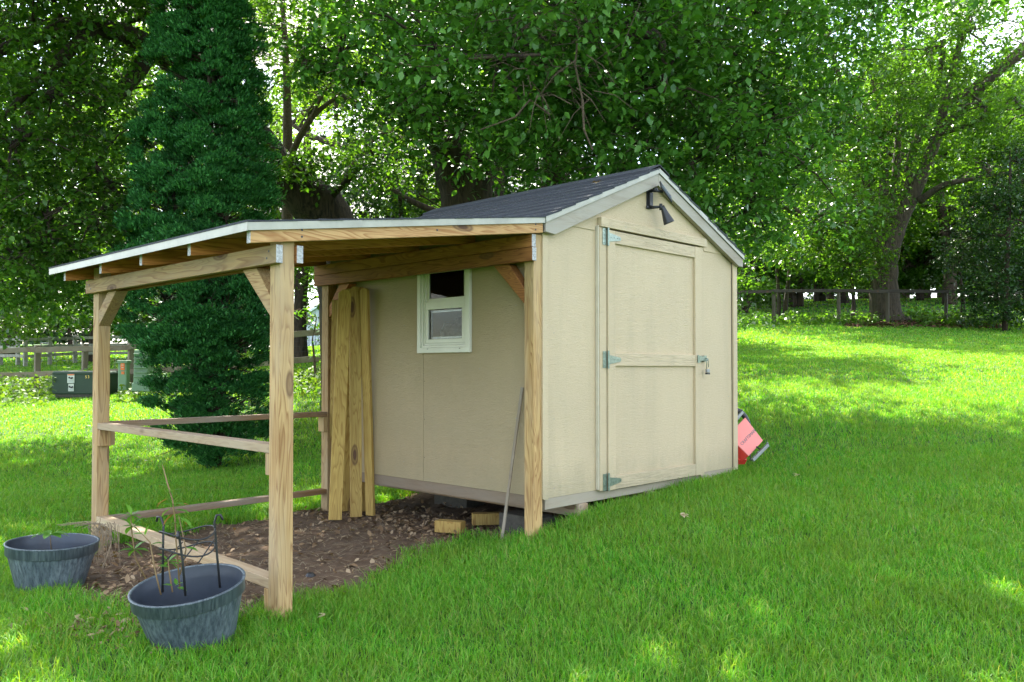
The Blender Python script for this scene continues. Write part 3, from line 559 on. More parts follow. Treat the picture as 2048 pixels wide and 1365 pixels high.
slab(pc, ax, ay, nz, .082, .056, .012).build('panel_frame', BLACK, lamp, .003); slab(pc + nz*.0125, ax, ay, nz, .07, .045, .0015).build('solar_cell', plain('solar_cell_glass', (.20,.22,.26), .08, .3, .3, 40), lamp)
ha = Vector((1.362, -.10, 2.545)); hb = Vector((1.415, -.135, 2.40)); dn = (hb - ha).normalized(); Mz = Matrix.Translation(ha) @ dn.to_track_quat('Z', 'Y').to_matrix().to_4x4()
m = MB(); m.lathe([(.001, 0), (.016, .0), (.019, .02), (.021, .035), (.042, .135), (.044, .14), (.044, .15), (.039, .15), (.036, .138), (.001, .13)], Mz, 32); m.build('lamp_head', BLACK, lamp, smooth=True)
m = MB(); m.lathe([(.001, .141), (.037, .141)], Mz, 32); m.build('lens', plain('lens_glass', (.30,.34,.12), .12), lamp)
LAMP.location.x -= .045; LAMP.location.z += .0
# ------------------------------------------------------------------ leaning boards, stick, offcuts
def dogboard(p0, p1, w, t, facing, label, dog=True):
    p0 = Vector(p0); p1 = Vector(p1); d = (p1-p0); Ln = d.length; d.normalize(); f = Vector(facing); f = (f - d*f.dot(d)).normalized(); sx = d.cross(f)
    c = w*.28 if dog else .004; pts = [p0 - sx*w/2, p0 + sx*w/2, p1 + sx*w/2 - d*c, p1 + sx*(w/2-c) , p1 - sx*(w/2-c), p1 - sx*w/2 - d*c]
    o = MB().prism([q + f*t/2 for q in pts], -f*t).build('board', YELZ, bevel=.003); tag(o, label, 'board', 'yellow pine boards leaning in the lean-to corner')
dogboard(atz(670, 1040, .02), at(690, 580, 6.98), .105, .036, (-.55, -1, 0), 'leftmost of the front leaning yellow boards, broad with a knot low on its face')
dogboard(atz(712, 1034, .02), at(710, 574, 7.12), .095, .036, (-.5, -1, 0), 'middle leaning yellow board with a pointed top')
dogboard(atz(741, 1031, .02), at(729, 577, 7.08), .075, .036, (-1, -.35, 0), 'rightmost leaning yellow board against the shed wall')
dogboard(atz(731, 1022, .02), at(722, 575, 7.2), .08, .036, (-.4, -1, 0), 'shadowed yellow board standing behind the rightmost two boards')
dogboard(atz(693, 1022, .02), at(700, 577, 7.26), .09, .036, (-.3, -1, 0), 'dark yellow board half hidden behind the front two boards')
dogboard(atz(664, 1015, .02), at(672, 600, 7.3), .06, .036, (-1, -.6, 0), 'narrow short board behind the left front board near the back post', False)
st = MB(); a = Vector(at(1002, 1076, 5.95)); a.z = g1(a.x, a.y) - .02; st.bar(a, (-.022, .17, 1.12), .024, .010, (1, 0, 0)); st = st.build('garden_stake', wood('weathered_stake', 'Z', (.30,.22,.14), (.17,.12,.07), grey=.5), bevel=.002); tag(st, 'thin weathered stake leaning on the shed wall beside the front right post', 'stake')
def offcut(c, ln, rz, label, s=.088):
    c = Vector(c); dx_ = Vector((math.cos(rz), math.sin(rz), 0)); o = MB().bar(c - dx_*ln/2, c + dx_*ln/2, s, s).build('timber_offcut', YELZ, None, .003); tag(o, label, 'timber block', 'post offcuts on the bare soil'); return o
p = atz(903, 1060, .04); offcut((p.x+.03, p.y+.05, p.z+.015), .22, math.radians(112), 'short square timber offcut with its end grain facing out, on the bare soil'); p = atz(974, 1040, .06); offcut((p.x, p.y, p.z+.01), .235, math.radians(-38), 'timber offcut lying sideways by the foot of the stake')
# ------------------------------------------------------------------ planters
def planter_mat():
    m = NT('blue_grey_barrel'); v = m.coord((70,70,5), True); n = m.noise(v, 1, 5, .7); n2 = m.noise(m.coord((4,4,3)), 1.4, 4, .6)
    c = m.ramp(n, [(.38, (.04,.055,.07)), (.62, (.22,.27,.29))]); c = m.mix(m.ramp(n2, [(.3, (.15,.15,.15)), (.75, (.8,.8,.8))]), (.038,.052,.068), c); m.col(c); m.rough(.45); m.bump(n, .5, .002); return m.mat
PLM = planter_mat(); PLI = plain('barrel_inside', (.035,.045,.062), .4, 0, .2, 6); POT = plain('potting_soil', (.03,.022,.016), 1, 0, .4, 40, .6)
def planter(cx, cy, z, R, tilt, label, soil):
    t = empty('planter', label, 'planter', 'blue grey barrel planters'); t.location = (cx, cy, z)
    M_ = Matrix.Translation((cx, cy, z)) @ tilt
    m = MB(); N = 64; H = .285*R/.26
    prof = [(.66*R, 0), (.72*R, .0), (.725*R, .025), (.735*R, .03), (.93*R, H-.062)]
    vs = []
    for r, zz in prof:
        for k in range(N):
            a = 2*math.pi*k/N; g = .985 if (k % 4 == 0 and zz > .02) else 1.0; vs.append(M_ @ Vector((r*g*math.cos(a), r*g*math.sin(a), zz)))
    m.add(vs, [(i*N+k, i*N+(k+1) % N, (i+1)*N+(k+1) % N, (i+1)*N+k) for i in range(len(prof)-1) for k in range(N)] + [tuple(range(N))[::-1]]); m.build('body', PLM, t, smooth=False)
    m = MB(); m.lathe([(.925*R, H-.066), (.975*R, H-.06), (.98*R, H-.01), (R, H-.006), (R, H), (.955*R, H+.001), (.95*R, H-.004)], M_, N); m.build('rim_band', PLM, t, smooth=True)
    m = MB(); m.lathe([(.95*R, H-.004), (.93*R, H-.03), (.90*R, H-.05), (.895*R, H-.06), (.80*R, H*.45), (.72*R, .03), (.01, .03)], M_, N); m.build('liner', PLI, t, smooth=True)
    zs = soil; rs = (.72 + (.90-.72)*zs/(H-.05))*R; m = MB(); m.lathe([(.001, zs+.01)] + [(rs*k/6, zs + .008*math.sin(k*2.3)) for k in range(1, 7)], M_, 30); m.build('soil', POT, t, smooth=True)
    return M_, H
def rot_about(axis, deg): return Matrix.Rotation(math.radians(deg), 4, axis)
P2 = gbase(394, 4.06); T2 = rot_about(F0, -4) @ rot_about(R0, 8); M2, H2 = planter(P2.x, P2.y, P2.z+.0, .262, T2, 'tilted blue grey barrel planter with a black wire cage in it', .09)
P1 = gbase(106, 5.0); M1, H1 = planter(P1.x, P1.y, P1.z+.01, .25, rot_about(F0, 2.5), 'upright blue grey barrel planter standing left of the lean-to back post', .175)
# wire cage
cg = empty('plant_cage', 'black wire plant support standing in the tilted planter', 'plant support'); cc_ = Vector((P2.x, P2.y, 0)) + F0*.04; cg.location = (cc_.x, cc_.y, .15)
def cpt(px, py, d): return at(px, py, d)
legs = [((325,1185,4.02),(326,1100,4.02),(327,1050,4.02),(322,1035,4.03),(315,1034,4.04),(313,1044,4.04)), ((371,1192,3.88),(365,1120,3.88),(358,1072,3.87),(356,1064,3.86),(355,1072,3.85),(355,1078,3.85)), ((440,1176,4.05),(434,1110,4.05),(429,1045,4.05),(433,1031,4.05),(441,1030,4.06),(446,1041,4.06))]
for lg in legs:
    m = MB(); m.tube([cpt(*q_) for q_ in lg], .0058, 8); m.build('leg', BLACK, cg, smooth=True)
for z_, r_ in ((cpt(375, 1068, 3.98).z, .135), (cpt(375, 1101, 3.98).z, .135)):
    c0 = cpt(375, 1080, 4.01); tl_ = .018; m = MB(); m.tube([(c0.x + R0.x*r_*math.cos(a)*.93 + F0.x*r_*.8*math.sin(a), c0.y + R0.y*r_*math.cos(a)*.93 + F0.y*r_*.8*math.sin(a), z_ + tl_*math.sin(a*2)) for a in [2*math.pi*k/28 for k in range(29)]], .004, 6, False); m.build('ring', BLACK, cg, smooth=True)
m = MB()
for k in range(3): m.tube([cpt(332+k*32, 1121+k*3, 3.92), cpt(365+k*32, 1085-k*3, 4.08)], .003, 6)
m.build('cross_wire', BLACK, cg)
def leafp(mb, p, d, L, w, up=Vector((0,0,1))):
    p = Vector(p); d = Vector(d).normalized(); s = d.cross(up).normalized(); u = s.cross(d)
    q = [p, p + d*L*.3 + s*w*.5 + u*L*.05, p + d*L*.65 + s*w*.42 + u*L*.03, p + d*L - u*L*.12, p + d*L*.65 - s*w*.42 + u*L*.03, p + d*L*.3 - s*w*.5 + u*L*.05, p + d*L*.3, p + d*L*.65]
    mb.add(q, [(0,1,6,5), (6,1,2,7), (5,6,7,4), (7,2,3,4)])
def seedling(name, label, base, tips, leaves, L, cat='plant', brown=()):
    t = empty(name, label, cat); t.location = base; m = MB()
    for tp in tips: m.tube(tp, [.0035]*(len(tp)-1) + [.0015], 6)
    m.build('stem', plain('stem_' + name + str(len(bpy.data.materials)), (.22,.14,.06), .6), t, smooth=True)
    m = MB()
    for p, d, k in leaves: leafp(m, p, d, L*k, L*k*.55)
    m.build('foliage', LF_PLANT, t)
    if brown:
        m = MB()
        for p, d, k in brown: leafp(m, p, d, L*k, L*k*.45)
        m.build('dry_foliage', leafmat('rusty_leaf', [(.30,.11,.04), (.36,.2,.07)], .3), t)
R3 = Vector(R0); Fz = Vector((0,0,1)); F3 = Vector(F0)
tp = [at(360,1180,3.98), at(352,1080,3.97), at(350,1040,3.96), at(345,1000,3.95), at(335,968,3.95), at(325,930,3.96)]
seedling('seedling', 'tall spindly seedling with rusty curled leaves growing through the wire cage', at(362,1185,3.98), [tp, [at(345,1185,3.98), at(338,1140,4.0), at(336,1118,4.0)], [at(322,1190,3.98), at(312,1150,3.98), at(300,1085,3.99), at(282,1066,4.0)], [at(360,1150,3.98), at(372,1100,3.99), at(357,1030,4.0)]],
  [(at(345,1008,3.95), R3+Fz*.1-F3*.4, 1), (at(350,1020,3.95), R3*.9-Fz*.1, 1), (at(342,1016,3.96), -R3-Fz*.8, .9), (at(360,1035,3.95), R3-Fz*.7, 1.1), (at(347,1003,3.96), R3*.7+Fz*.6, .8), (at(330,972,3.95), -R3+Fz*.3, .5), (at(350,1172,3.93), R3+Fz*.5, .6), (at(355,1175,3.9), R3-Fz*.1-F3*.4, .8), (at(345,1172,3.92), -R3*1+Fz*.2, .7), (at(352,1170,3.9), Fz-F3*.2, .5), (at(338,985,3.95), R3+Fz*.4, .7), (at(333,975,3.95), R3*.6-Fz*.6, .7), (at(346,1012,3.94), -R3+Fz*.2, 1), (at(356,1045,3.94), -R3-Fz*.3, 1), (at(364,1060,3.95), R3+Fz*.3, .9), (at(371,1095,3.95), R3-Fz*.2, .9), (at(338,1135,3.96), -R3+Fz*.2, .9), (at(337,1128,3.96), R3+Fz*.1, .8), (at(300,1090,3.97), R3*.9+Fz*.2, .9), (at(286,1068,3.97), -R3, .9), (at(290,1072,3.97), Fz+R3*.3, .8)], .07,
  brown=[(at(336,997,3.95), -R3-Fz*.6, .95), (at(350,1026,3.96), -R3-Fz*.9, 1.2), (at(352,1012,3.95), R3+Fz*.2, .9), (at(366,1040,3.95), R3-Fz*1.2, .5)])
def fan(cpx, cpy, d, n, L, spread=1.0): return [(at(cpx, cpy, d), R3*math.cos(a) + F3*.35*math.sin(a*1.7) + Fz*(math.sin(a)*.55), random.uniform(.8, 1.2)) for a in [2*math.pi*k/n*spread for k in range(n)]]
b_ = gbase(330, 4.5)
seedling('weed', 'bright green sapling weed with compound leaves growing beside the lower rail', b_, [[b_, at(270,1115,4.4), at(262,1050,4.4), at(262,1030,4.4)], [at(270,1115,4.4), at(268,1098,4.4)], [at(300,1170,4.45), at(325,1140,4.4), at(336,1122,4.38)]], fan(263,1031,4.4,7,.05) + fan(264,1052,4.38,6,.05) + fan(268,1099,4.36,6,.05) + fan(337,1122,4.36,6,.05), .066)
b_ = M1 @ Vector((0, 0, .175))
tpv = at(100, 1068, 4.9); seedling('seedling', 'small bright green seedling in the upright planter', b_, [[b_, tpv]], [(tpv, R3*math.cos(a) - F3*.5*math.sin(a) + Fz*.12*math.cos(3*a), k_) for a, k_ in ((0,1.3),(.7,1.1),(1.5,1),(2.5,1.1),(3.2,1.4),(4.2,1),(5.4,1.25))], .085)
# dead stalks tied round the back post
ds = MB(); hub = at(205, 1052, 5.55)
for k in range(46):
    a = random.uniform(0, 6.28); r = random.uniform(.02, .07); p0 = hub + R3*r*math.cos(a)*1.3 - F3*.04 + Fz*random.uniform(-.02, .03)
    p1 = p0 + R3*random.uniform(-.05, .06) + Fz*random.uniform(-.10, .03); p2 = p1 + R3*random.uniform(-.03, .06) - Fz*random.uniform(.05, .22); ds.tube([p0, p1, p2], [.003, .0025, .0015], 4)
for k in range(12): p0 = hub + Fz*.01; p1 = p0 - R3*random.uniform(.05, .28) + Fz*random.uniform(-.01, .02) - F3*random.uniform(0, .15); ds.tube([p0, (p0+p1)/2 + Fz*.012, p1], [.003, .002, .0015], 4)
ds.tube([hub + R3*.06, at(222, 1090, 5.5), at(205, 1140, 5.4), at(190, 1178, 5.3)], .004, 5)
o = ds.build('dead_stalks', plain('dry_stalk', (.26,.20,.13), .9, 0, .4, 30)); tag(o, 'tangle of dead dry vine stalks draped on the lean-to back left post', 'dead vine')
# ------------------------------------------------------------------ red machine beside the shed
RED = plain('red_paint', (.62,.05,.035), .22, 0, .08, 6); rm = empty('red_garden_machine', 'red metal box machine with silver rails leaning against the right side of the shed', 'garden machine')
REDT = plain('sky_bright_red_lid', (.78,.22,.19), .3, 0, .06, 6)  # sky reflection on the lid painted in as a paler red
cT, cR, cB = at(1490, 836, 7.95), at(1525.5, 882, 7.85), at(1497, 913, 7.72); cL = cT + cB - cR; nn = (cR - cT).cross(cB - cT).normalized()
if nn.dot(CAM - cT) > 0: nn = -nn
cL = cL + (cL - cT)*.15 + (cB-cR)*0.05
rm.location = Vector((cB.x, cB.y, g1(cB.x, cB.y)))
box_side = MB(); lw = (-R0*.35 - Vector((0, 0, 1))*.18 + F0*1).normalized(); lw = (nn*.8 - R0*.45 - Vector((0,0,1))*.35).normalized()
box_side.prism([cT + nn*.004, cR + nn*.004, cB + nn*.004, cL + nn*.004], lw*.10); box_side.build('body', RED, rm, .006)
MB().prism([cT, cR, cB, cL], -nn*.006).build('lid', REDT, rm, .004)
cv = bpy.data.curves.new('lettering', 'FONT'); cv.body = 'CRAFTSMAN'; cv.size = .042; cv.extrude = .0008; cv.align_x = 'CENTER'; cv.align_y = 'CENTER'
def text_obj(cv, name, mat, parent, loc, xdir, zdir):
    to = bpy.data.objects.new('tmp', cv); C.objects.link(to); dg = bpy.context.evaluated_depsgraph_get(); me = bpy.data.meshes.new_from_object(to.evaluated_get(dg)); C.objects.unlink(to); bpy.data.objects.remove(to)
    x = Vector(xdir).normalized(); z = Vector(zdir).normalized(); y = z.cross(x); me.materials.clear(); me.materials.append(mat)
    R_ = Matrix((x, y, z)).transposed().to_4x4(); me.transform(Matrix.Translation(Vector(loc)) @ R_); me.name = name; o = bpy.data.objects.new(name, me); C.objects.link(o); o.parent = parent
    w = Vector((0,0,0)); q = parent
    while q: w += q.location; q = q.parent
    o.location = -w; return o
ctr = at(1494, 873, 7.84); text_obj(cv, 'lettering', plain('grey_lettering', (.16,.16,.17), .5), rm, cT.lerp(cB, .52) + (cR-cL)*.03 - nn*.0075, cR*.0 + (cT - cL), -nn)
def rail_bar(a, b, n):
    m = MB(); m.bar(a, b, .022, .03); 
    for k in (.06, .35, .94): p = a.lerp(b, k); m.tube([p + Vector((0,0,.012)), p + Vector((0,0,.03)) - F0*.01], .008, 8)
    m.build(n, STEEL, rm, .003)
rail_bar(at(1505, 921, 7.6), at(1536, 890, 7.7), 'rail'); rail_bar(at(1462, 852, 7.95), at(1485, 824, 8.0), 'rail')
m = MB(); m.tube([at(1513, 894, 7.75), at(1520, 899, 7.72), at(1527, 897, 7.7)], .008, 8); m.build('strut', BLACK, rm); m = MB(); m.tube([at(1500, 908, 7.75), at(1502, 922, 7.7), at(1512, 912, 7.7)], .006, 8); m.build('strut', BLACK, rm)
m = MB(); cw = at(1462, 858, 8.1); m.tube([cw + R0*.17*math.cos(a) + Vector((0,0,1))*.19*math.sin(a) for a in [2*math.pi*k/20 for k in range(21)]], .026, 8, False); m.build('tyre', BLACK, rm, smooth=True)
m = MB(); m.bar(at(1468, 905, 7.9), at(1484, 925, 7.8), .10, .06); m.build('skirt', RED, rm, .004)
# ------------------------------------------------------------------ utility boxes
GRN = plain('dark_green_paint', (.018,.042,.022), .6, 0, .12, 3); PGR = plain('pale_green_paint', (.15,.235,.15), .5, 0, .1, 3); STK = plain('sticker_white', (.6,.6,.56), .5); ORG = plain('sticker_orange', (.75,.16,.04), .5); YLW = plain('number_yellow', (.85,.55,.12), .5)
def facing_box(parent, name, mat, px0, px1, py0, py1, d, depth, bev=.02, proud=0, top=1.0):
    a = at(px0, py1, d - proud); b = at(px1, py1, d - proud); h0 = a.z; h1 = at(px0, py0, d).z; dv = Vector(F0)*depth
    m = MB(); ins = (b - a)*(1-top)/2
    m.hexa([a, b, b + dv, a + dv] + [Vector((p.x, p.y, h1)) for p in (a + ins + dv*(1-top)/2, b - ins + dv*(1-top)/2, b + dv - ins, a + dv + ins)]); return m.build(name, mat, parent, bev)
tb = empty('transformer_box', 'dark green low utility box with warning stickers and the number 53', 'utility box'); tb.location = gbase(152, 18.0)
facing_box(tb, 'base', CONC, 110, 206, 786, 796, 18.0, .6, .01); facing_box(tb, 'body', GRN, 103, 208, 746, 789, 17.98, .7, .02); facing_box(tb, 'lid', GRN, 102, 209, 742.5, 748.5, 17.95, .75, .02, 0, .94)
for (x0, x1, y0, y1, hd) in ((134.5, 148.5, 748.5, 766.5, True), (136.5, 147.5, 768, 783, False)):
    s_ = facing_box(tb, 'warning_sticker', STK, x0, x1, y0, y1, 17.965, .004, 0)
    if hd: facing_box(s_, 'header_stripe', ORG, x0+.5, x1-.5, y0+.4, y0+2.6, 17.958, .004, 0)
    m = MB(); cx_ = (x0+x1)/2; cy_ = y0 + (y1-y0)*.42
    for px_, py_, r_ in ((cx_-2.8, cy_-.3, .022), (cx_+2.8, cy_, .02), (cx_-.4, cy_+1, .016), (cx_+1.6, cy_+1.2, .018)): q_ = at(px_, py_, 17.955); m.tube([q_, q_ - F0*.003], r_, 8)
    m.build('pictogram', BLACK, s_)
    m = MB()
    for k in range(3): py_ = y0 + (y1-y0)*(.68 + .1*k); m.bar(at(x0+2, py_, 17.957), at(x1-2, py_, 17.957), .003, .006)
    m.build('text_line', STEEL, s_)
cv = bpy.data.curves.new('number', 'FONT'); cv.body = '53'; cv.size = .085; cv.extrude = .001; cv.space_character = 1.25; cv.align_x = 'CENTER'; cv.align_y = 'CENTER'
text_obj(cv, 'number', YLW, tb, at(174.5, 754.5, 17.955), R0, -F0)
pd = empty('cable_pedestal', 'narrow pale green cable post with a red and orange label', 'utility post'); pd.location = gbase(244, 17.2)
facing_box(pd, 'body', PGR, 235, 253, 725, 781, 17.2, .16, .02); facing_box(pd, 'cap', PGR, 233.5, 254.5, 721, 727, 17.18, .2, .01); s_ = facing_box(pd, 'label_plate', ORG, 241, 249, 726.5, 741, 17.19, .004, 0); facing_box(pd, 'label_plate', ORG, 242.5, 248.5, 743.5, 749, 17.19, .004, 0); facing_box(s_, 'text_line', STK, 243, 247, 730, 731, 17.182, .004, 0); facing_box(s_, 'text_line', STK, 243, 247, 735, 735.8, 17.182, .004, 0)
up = empty('ribbed_pedestal', 'tall pale green ribbed utility cabinet beside the arborvitae', 'utility cabinet'); up.location = gbase(280, 17.0)
facing_box(up, 'body', PGR, 266, 296, 700, 770, 17.0, .32, .015, 0, .93); facing_box(up, 'base', PGR, 262, 300, 766, 784, 16.94, .42, .02, 0, .97)
m = MB()
for k in range(6):
    py_ = 708.5 + k*9.2; a = at(268, py_, 16.99); b = at(294.5, py_, 16.99); m.bar(a - F0*.012, b - F0*.012, .05, .022)
m.build('louvre', PGR, up, .006)
# ------------------------------------------------------------------ fences
def fence(name, label, pts, rails, post_h, pw, rw, wire=None, group=None, pmat=FENZ, rmat=FEN):
    """pts: (px, d) of posts; rails: heights above ground"""
    t = empty(name, label, 'fence', group); B = [gbase(px, d) for px, d in pts]; t.location = B[0]
    for i, b in enumerate(B):
        j = random.uniform(-.03, .03); MB().box(b.x-pw/2, b.x+pw/2, b.y-pw/2, b.y+pw/2, b.z-.2, b.z+post_h+j).build('post', pmat, t, .01)
    for i in range(len(B)-1):
        for h in rails:
            a = B[i] + Vector((0,0,h)) - F0*(pw/2+.022); b = B[i+1] + Vector((0,0,h+random.uniform(-.02,.02))) - F0*(pw/2+.022); MB().bar(a, b, .035, rw).build('rail', rmat, t, .004)
    if wire:
        m = MB()
        for i in range(len(B)-1):
            a0, b0 = B[i] + F0*(pw/2+.01), B[i+1] + F0*(pw/2+.01); L_ = (b0-a0).length; n_ = int(L_/.16)
            for k in range(1, n_): p = a0.lerp(b0, k/n_); p.z = g1(p.x, p.y); m.tube([p + Vector((0,0,.03)), p + Vector((0,0,wire))], .0028, 3, False)
            for k in range(9): h = .04 + (wire-.04)*k/8; m.tube([a0 + Vector((0,0,h)), b0 + Vector((0,0,h))], .0028, 3, False)
        m.build('wire_mesh', plain('wire_' + name, (.05,.05,.045), .7), t)
    return t
FENL = wood('fence_wood_sunlit', 'X', (.16,.115,.06), (.08,.055,.03), grey=.5, greycol=(.17,.15,.10)); FENLZ = wood('fence_post_sunlit', 'Z', (.20,.16,.10), (.10,.07,.04), grey=.5, greycol=(.2,.18,.13))  # left fence wood coloured paler to look sunlit
fence('rail_fence', 'weathered brown post and rail fence with wire mesh crossing the slope behind the shed', [(1350, 27), (1450, 28.6), (1548, 29), (1678, 29), (1776, 29), (1893, 29), (2020, 29), (2150, 29.4)], (1.13,), 1.16, .10, .11, 1.05)
fence('rail_fence', 'brown two rail fence running behind the green utility boxes', [(-150, 20.6), (-30, 20.2), (75, 20), (170, 19.6), (262, 19.2), (350, 18.8), (470, 18.4), (560, 18), (700, 17.6), (820, 18)], (.98, .42), 1.12, .12, .125, .95, pmat=FENLZ, rmat=FENL)
PW_ = plain('silver_wood', (.34,.33,.29), .85, 0, .3, 9)
fence('paddock_fence', 'silver grey three rail paddock fence in the bright far left field', [(-120, 33), (-30, 33), (2, 32), (36, 31.5), (51, 31), (100, 32), (150, 33), (215, 33), (300, 33)], (1.0, .70, .38), 1.12, .13, .11, pmat=PW_, rmat=PW_)
gt = MB(); a = at(82, 686, 34); b = at(110, 688, 34); gt.tube([a - Vector((0,0,.5)), a, b, b - Vector((0,0,.6))], .035, 8); gt = gt.build('pipe_gate', plain('white_pipe', (.6,.6,.6), .4)); tag(gt, 'pale bent pipe gate frame rising above the far paddock fence', 'gate')
# ------------------------------------------------------------------ barn
bn = empty('barn', 'pale grey ribbed metal barn seen through the gap between two posts', 'barn'); p_ = gbase(600, 90); bn.location = p_
BW = plain('barn_siding', (.50,.54,.58), .5, 0, .05, .4); a = p_ + R0*0; z0_ = p_.z - .5; e = p_.z + 2.95; w_ = 9.0; ap = e + 2.9
m = MB(); m.prism([a + Vector((0,0,-.5)), a + R0*w_ + Vector((0,0,-.5)), Vector((a.x, a.y, e)) + R0*w_, Vector((a.x, a.y, ap)) + R0*w_/2, Vector((a.x, a.y, e))], F0*16); wall = m.build('wall', BW, bn)
m = MB()
for k in range(1, 28):
    q_ = a + R0*(w_*k/28) - F0*.03; hgt = e + (ap-e)*(1-abs(2*k/28-1)) - .1; m.tube([q_ + Vector((0,0,-.4)), Vector((q_.x, q_.y, hgt))], .035, 4)
m.build('rib', plain('barn_rib', (.36,.40,.44), .5), wall)
for s in (0, 1):
    x0_ = -.35 if s == 0 else w_+.35; m = MB(); q0 = Vector((a.x, a.y, e-.22)) + R0*x0_ - F0*.5; q1 = Vector((a.x, a.y, ap+.03)) + R0*w_/2 - F0*.5; m.prism([q0, q1, q1 + Vector((0,0,.28)), q0 + Vector((0,0,.28))], F0*17); m.build('roof', plain('barn_roof', (.62,.66,.68), .4, 0, .03), bn)
# ------------------------------------------------------------------ fallen leaves and litter
def dryleaf(px, py, d, s, label, where='lawn', mat=LF_PALE):
    g = at(px, py, d) if where == 'roof' else None
    if g is None:
        best = min((abs(at(px, py, k/20).z - g1(*at(px, py, k/20).xy)), k/20) for k in range(60, 400)); g = at(px, py, best[1]); g.z = g1(g.x, g.y) + (.055 if where == 'lawn' else .03)
    m = MB(); rr = random.uniform(0, 6)
    for k in range(5): a = rr + k*.55; leafp(m, g, (math.cos(a), math.sin(a), .25*math.sin(k*2)), s*random.uniform(.7, 1), s*.4)
    o = m.build('fallen_leaf', mat); tag(o, label, 'leaf', 'fallen dry leaves')
dryleaf(1362, 1048, 6, .075, 'pale curled dry leaf lying on the grass in front of the shed door'); dryleaf(650, 1250, 4, .05, 'dry brown leaf in the grass near the front left post foot'); dryleaf(1597, 963, 7, .06, 'small pale leaf on the grass right of the red machine'); dryleaf(1191, 366, 6.3, .06, 'reddish brown leaf lying on the shingle roof', 'roof', LF_BROWN)
b = MB(); p = atz(621, 1147, 0); b.lathe([(.001, 0), (.03, .0), (.034, .015), (.02, .032), (.001, .036)], Matrix.Translation((p.x, p.y, g1(p.x, p.y)+.01)), 9); b = b.build('charcoal_lump', BLACK); tag(b, 'small black lump lying on the bare soil under the lean-to', 'lump')
n = 8200; P = np.column_stack([RS.uniform(-2.6, .9, n), RS.uniform(.1, 2.7, n)]); k = (sdist(P) > 0) & (RS.uniform(0, 1, n) < .14 + .86*np.exp(-((P[:,0]-.05)**2/.16)) + .5*np.exp(-((P[:,0]+2.2)**2)/.06)); P = P[k]
q = 900; Q = np.column_stack([RS.normal(-2.75, .28, q), RS.normal(.55, .4, q)]); P = np.concatenate([P, Q[sdist(Q) > -.5]]); X = np.column_stack([P, gz(P) + RS.uniform(.012, .05, len(P))]); v, f = leaves_geo(X, RS.uniform(.022, .068, len(X)), .55, True, .75); o = npmesh('leaf_litter', v, f, LF_BROWN); tag(o, 'brown leaf litter scattered on the bare soil along the shed', 'leaf litter', kind='stuff')
n = 2600; P = np.column_stack([RS.uniform(-2.6, .5, n), RS.uniform(.1, 2.7, n)]); P = P[sdist(P) > 0]; a_ = RS.uniform(0, 6.28, len(P)); L_ = RS.uniform(.01, .045, len(P)); z_ = gz(P) + .026; d2 = np.column_stack([np.cos(a_), np.sin(a_)])*L_[:,None]; s2 = np.column_stack([-np.sin(a_), np.cos(a_)])*.0016
V = np.stack([np.column_stack([P-d2-s2, z_]), np.column_stack([P-d2+s2, z_]), np.column_stack([P+d2+s2, z_+.008]), np.column_stack([P+d2-s2, z_+.008])], 1).reshape(-1, 3); o = npmesh('straw', V, np.arange(len(V)).reshape(-1, 4), plain('straw_bits', (.36,.29,.18), .9, 0, .3, 40)); tag(o, 'straw and twig bits strewn over the bare soil', 'straw', kind='stuff')
# broad leaved weeds in the shaded left lawn
def cover(name, label, regions, leaf, mat, cat, h=.25, ratio=.7):
    Xs = []
    for (px0, px1, d0, d1, dens, hh) in regions:
        r0 = (px0-1024)/FOC; r1 = (px1-1024)/FOC; A = (r1-r0)*(d1*d1-d0*d0)/2; n = int(dens*abs(A)); d = np.sqrt(RS.uniform(d0*d0, d1*d1, n)); r = RS.uniform(r0, r1, n)*d; P = CAMXY + d[:,None]*F2 + r[:,None]*R2
        bump = .5 + .5*np.sin(P[:,0]*1.9+np.sin(P[:,1]*2.3)*2)*np.sin(P[:,1]*2.1+1); P = P[~in_shed(P)]; bump = .5 + .5*np.sin(P[:,0]*1.9+np.sin(P[:,1]*2.3)*2)*np.sin(P[:,1]*2.1+1)
        k = sdist(P) < -.1; P = P[k]; bump = bump[k]; Xs.append(np.column_stack([P, gz(P) + hh*(.25+.75*bump)*RS.uniform(.1, 1, len(P))]))
    X = np.concatenate(Xs); v, f = leaves_geo(X, leaf*RS.uniform(.5, 1.3, len(X)), ratio, False, .55); o = npmesh(name, v, f, mat); tag(o, label, cat, kind='stuff')
cover('ground_cover', 'yellow green creeping ground cover along the left fence', [(-200, 112, 17.6, 21.5, 200, .55), (95, 330, 18.9, 21.0, 330, .75), (-200, 100, 16.6, 18, 120, .25), (235, 700, 16.3, 19.5, 130, .35), (580, 720, 14.5, 18.5, 150, .35)], .10, LF_COVER, 'ground cover')
cover('undergrowth', 'low leafy undergrowth along the foot of the right fence', [(1440, 1760, 28.0, 29.8, 90, .5), (1830, 2300, 27.6, 30.5, 110, .6), (1480, 2200, 29.2, 31.0, 45, .45)], .16, LF_MAPLE, 'undergrowth')
cover('lawn_weeds', 'small broad leaved weeds in the shaded lawn behind the lean-to', [(-150, 700, 6.6, 14, 34, .05)], .05, LF_COVER, 'weeds')
n = 2500; d = RS.uniform(27.3, 30.2, n); r = RS.uniform((1690-1024)/FOC, (2010-1024)/FOC, n)*d; P = CAMXY + d[:,None]*F2 + r[:,None]*R2; v, f = leaves_geo(np.column_stack([P, gz(P)+RS.uniform(.02,.09,n)]), RS.uniform(.08, .2, n), .5, False, .8); o = npmesh('mulch', v, f, plain('brown_mulch', (.12,.055,.03), .95, 0, .4, 9)); tag(o, 'reddish brown mulch around the big tree trunk by the fence', 'mulch', kind='stuff')
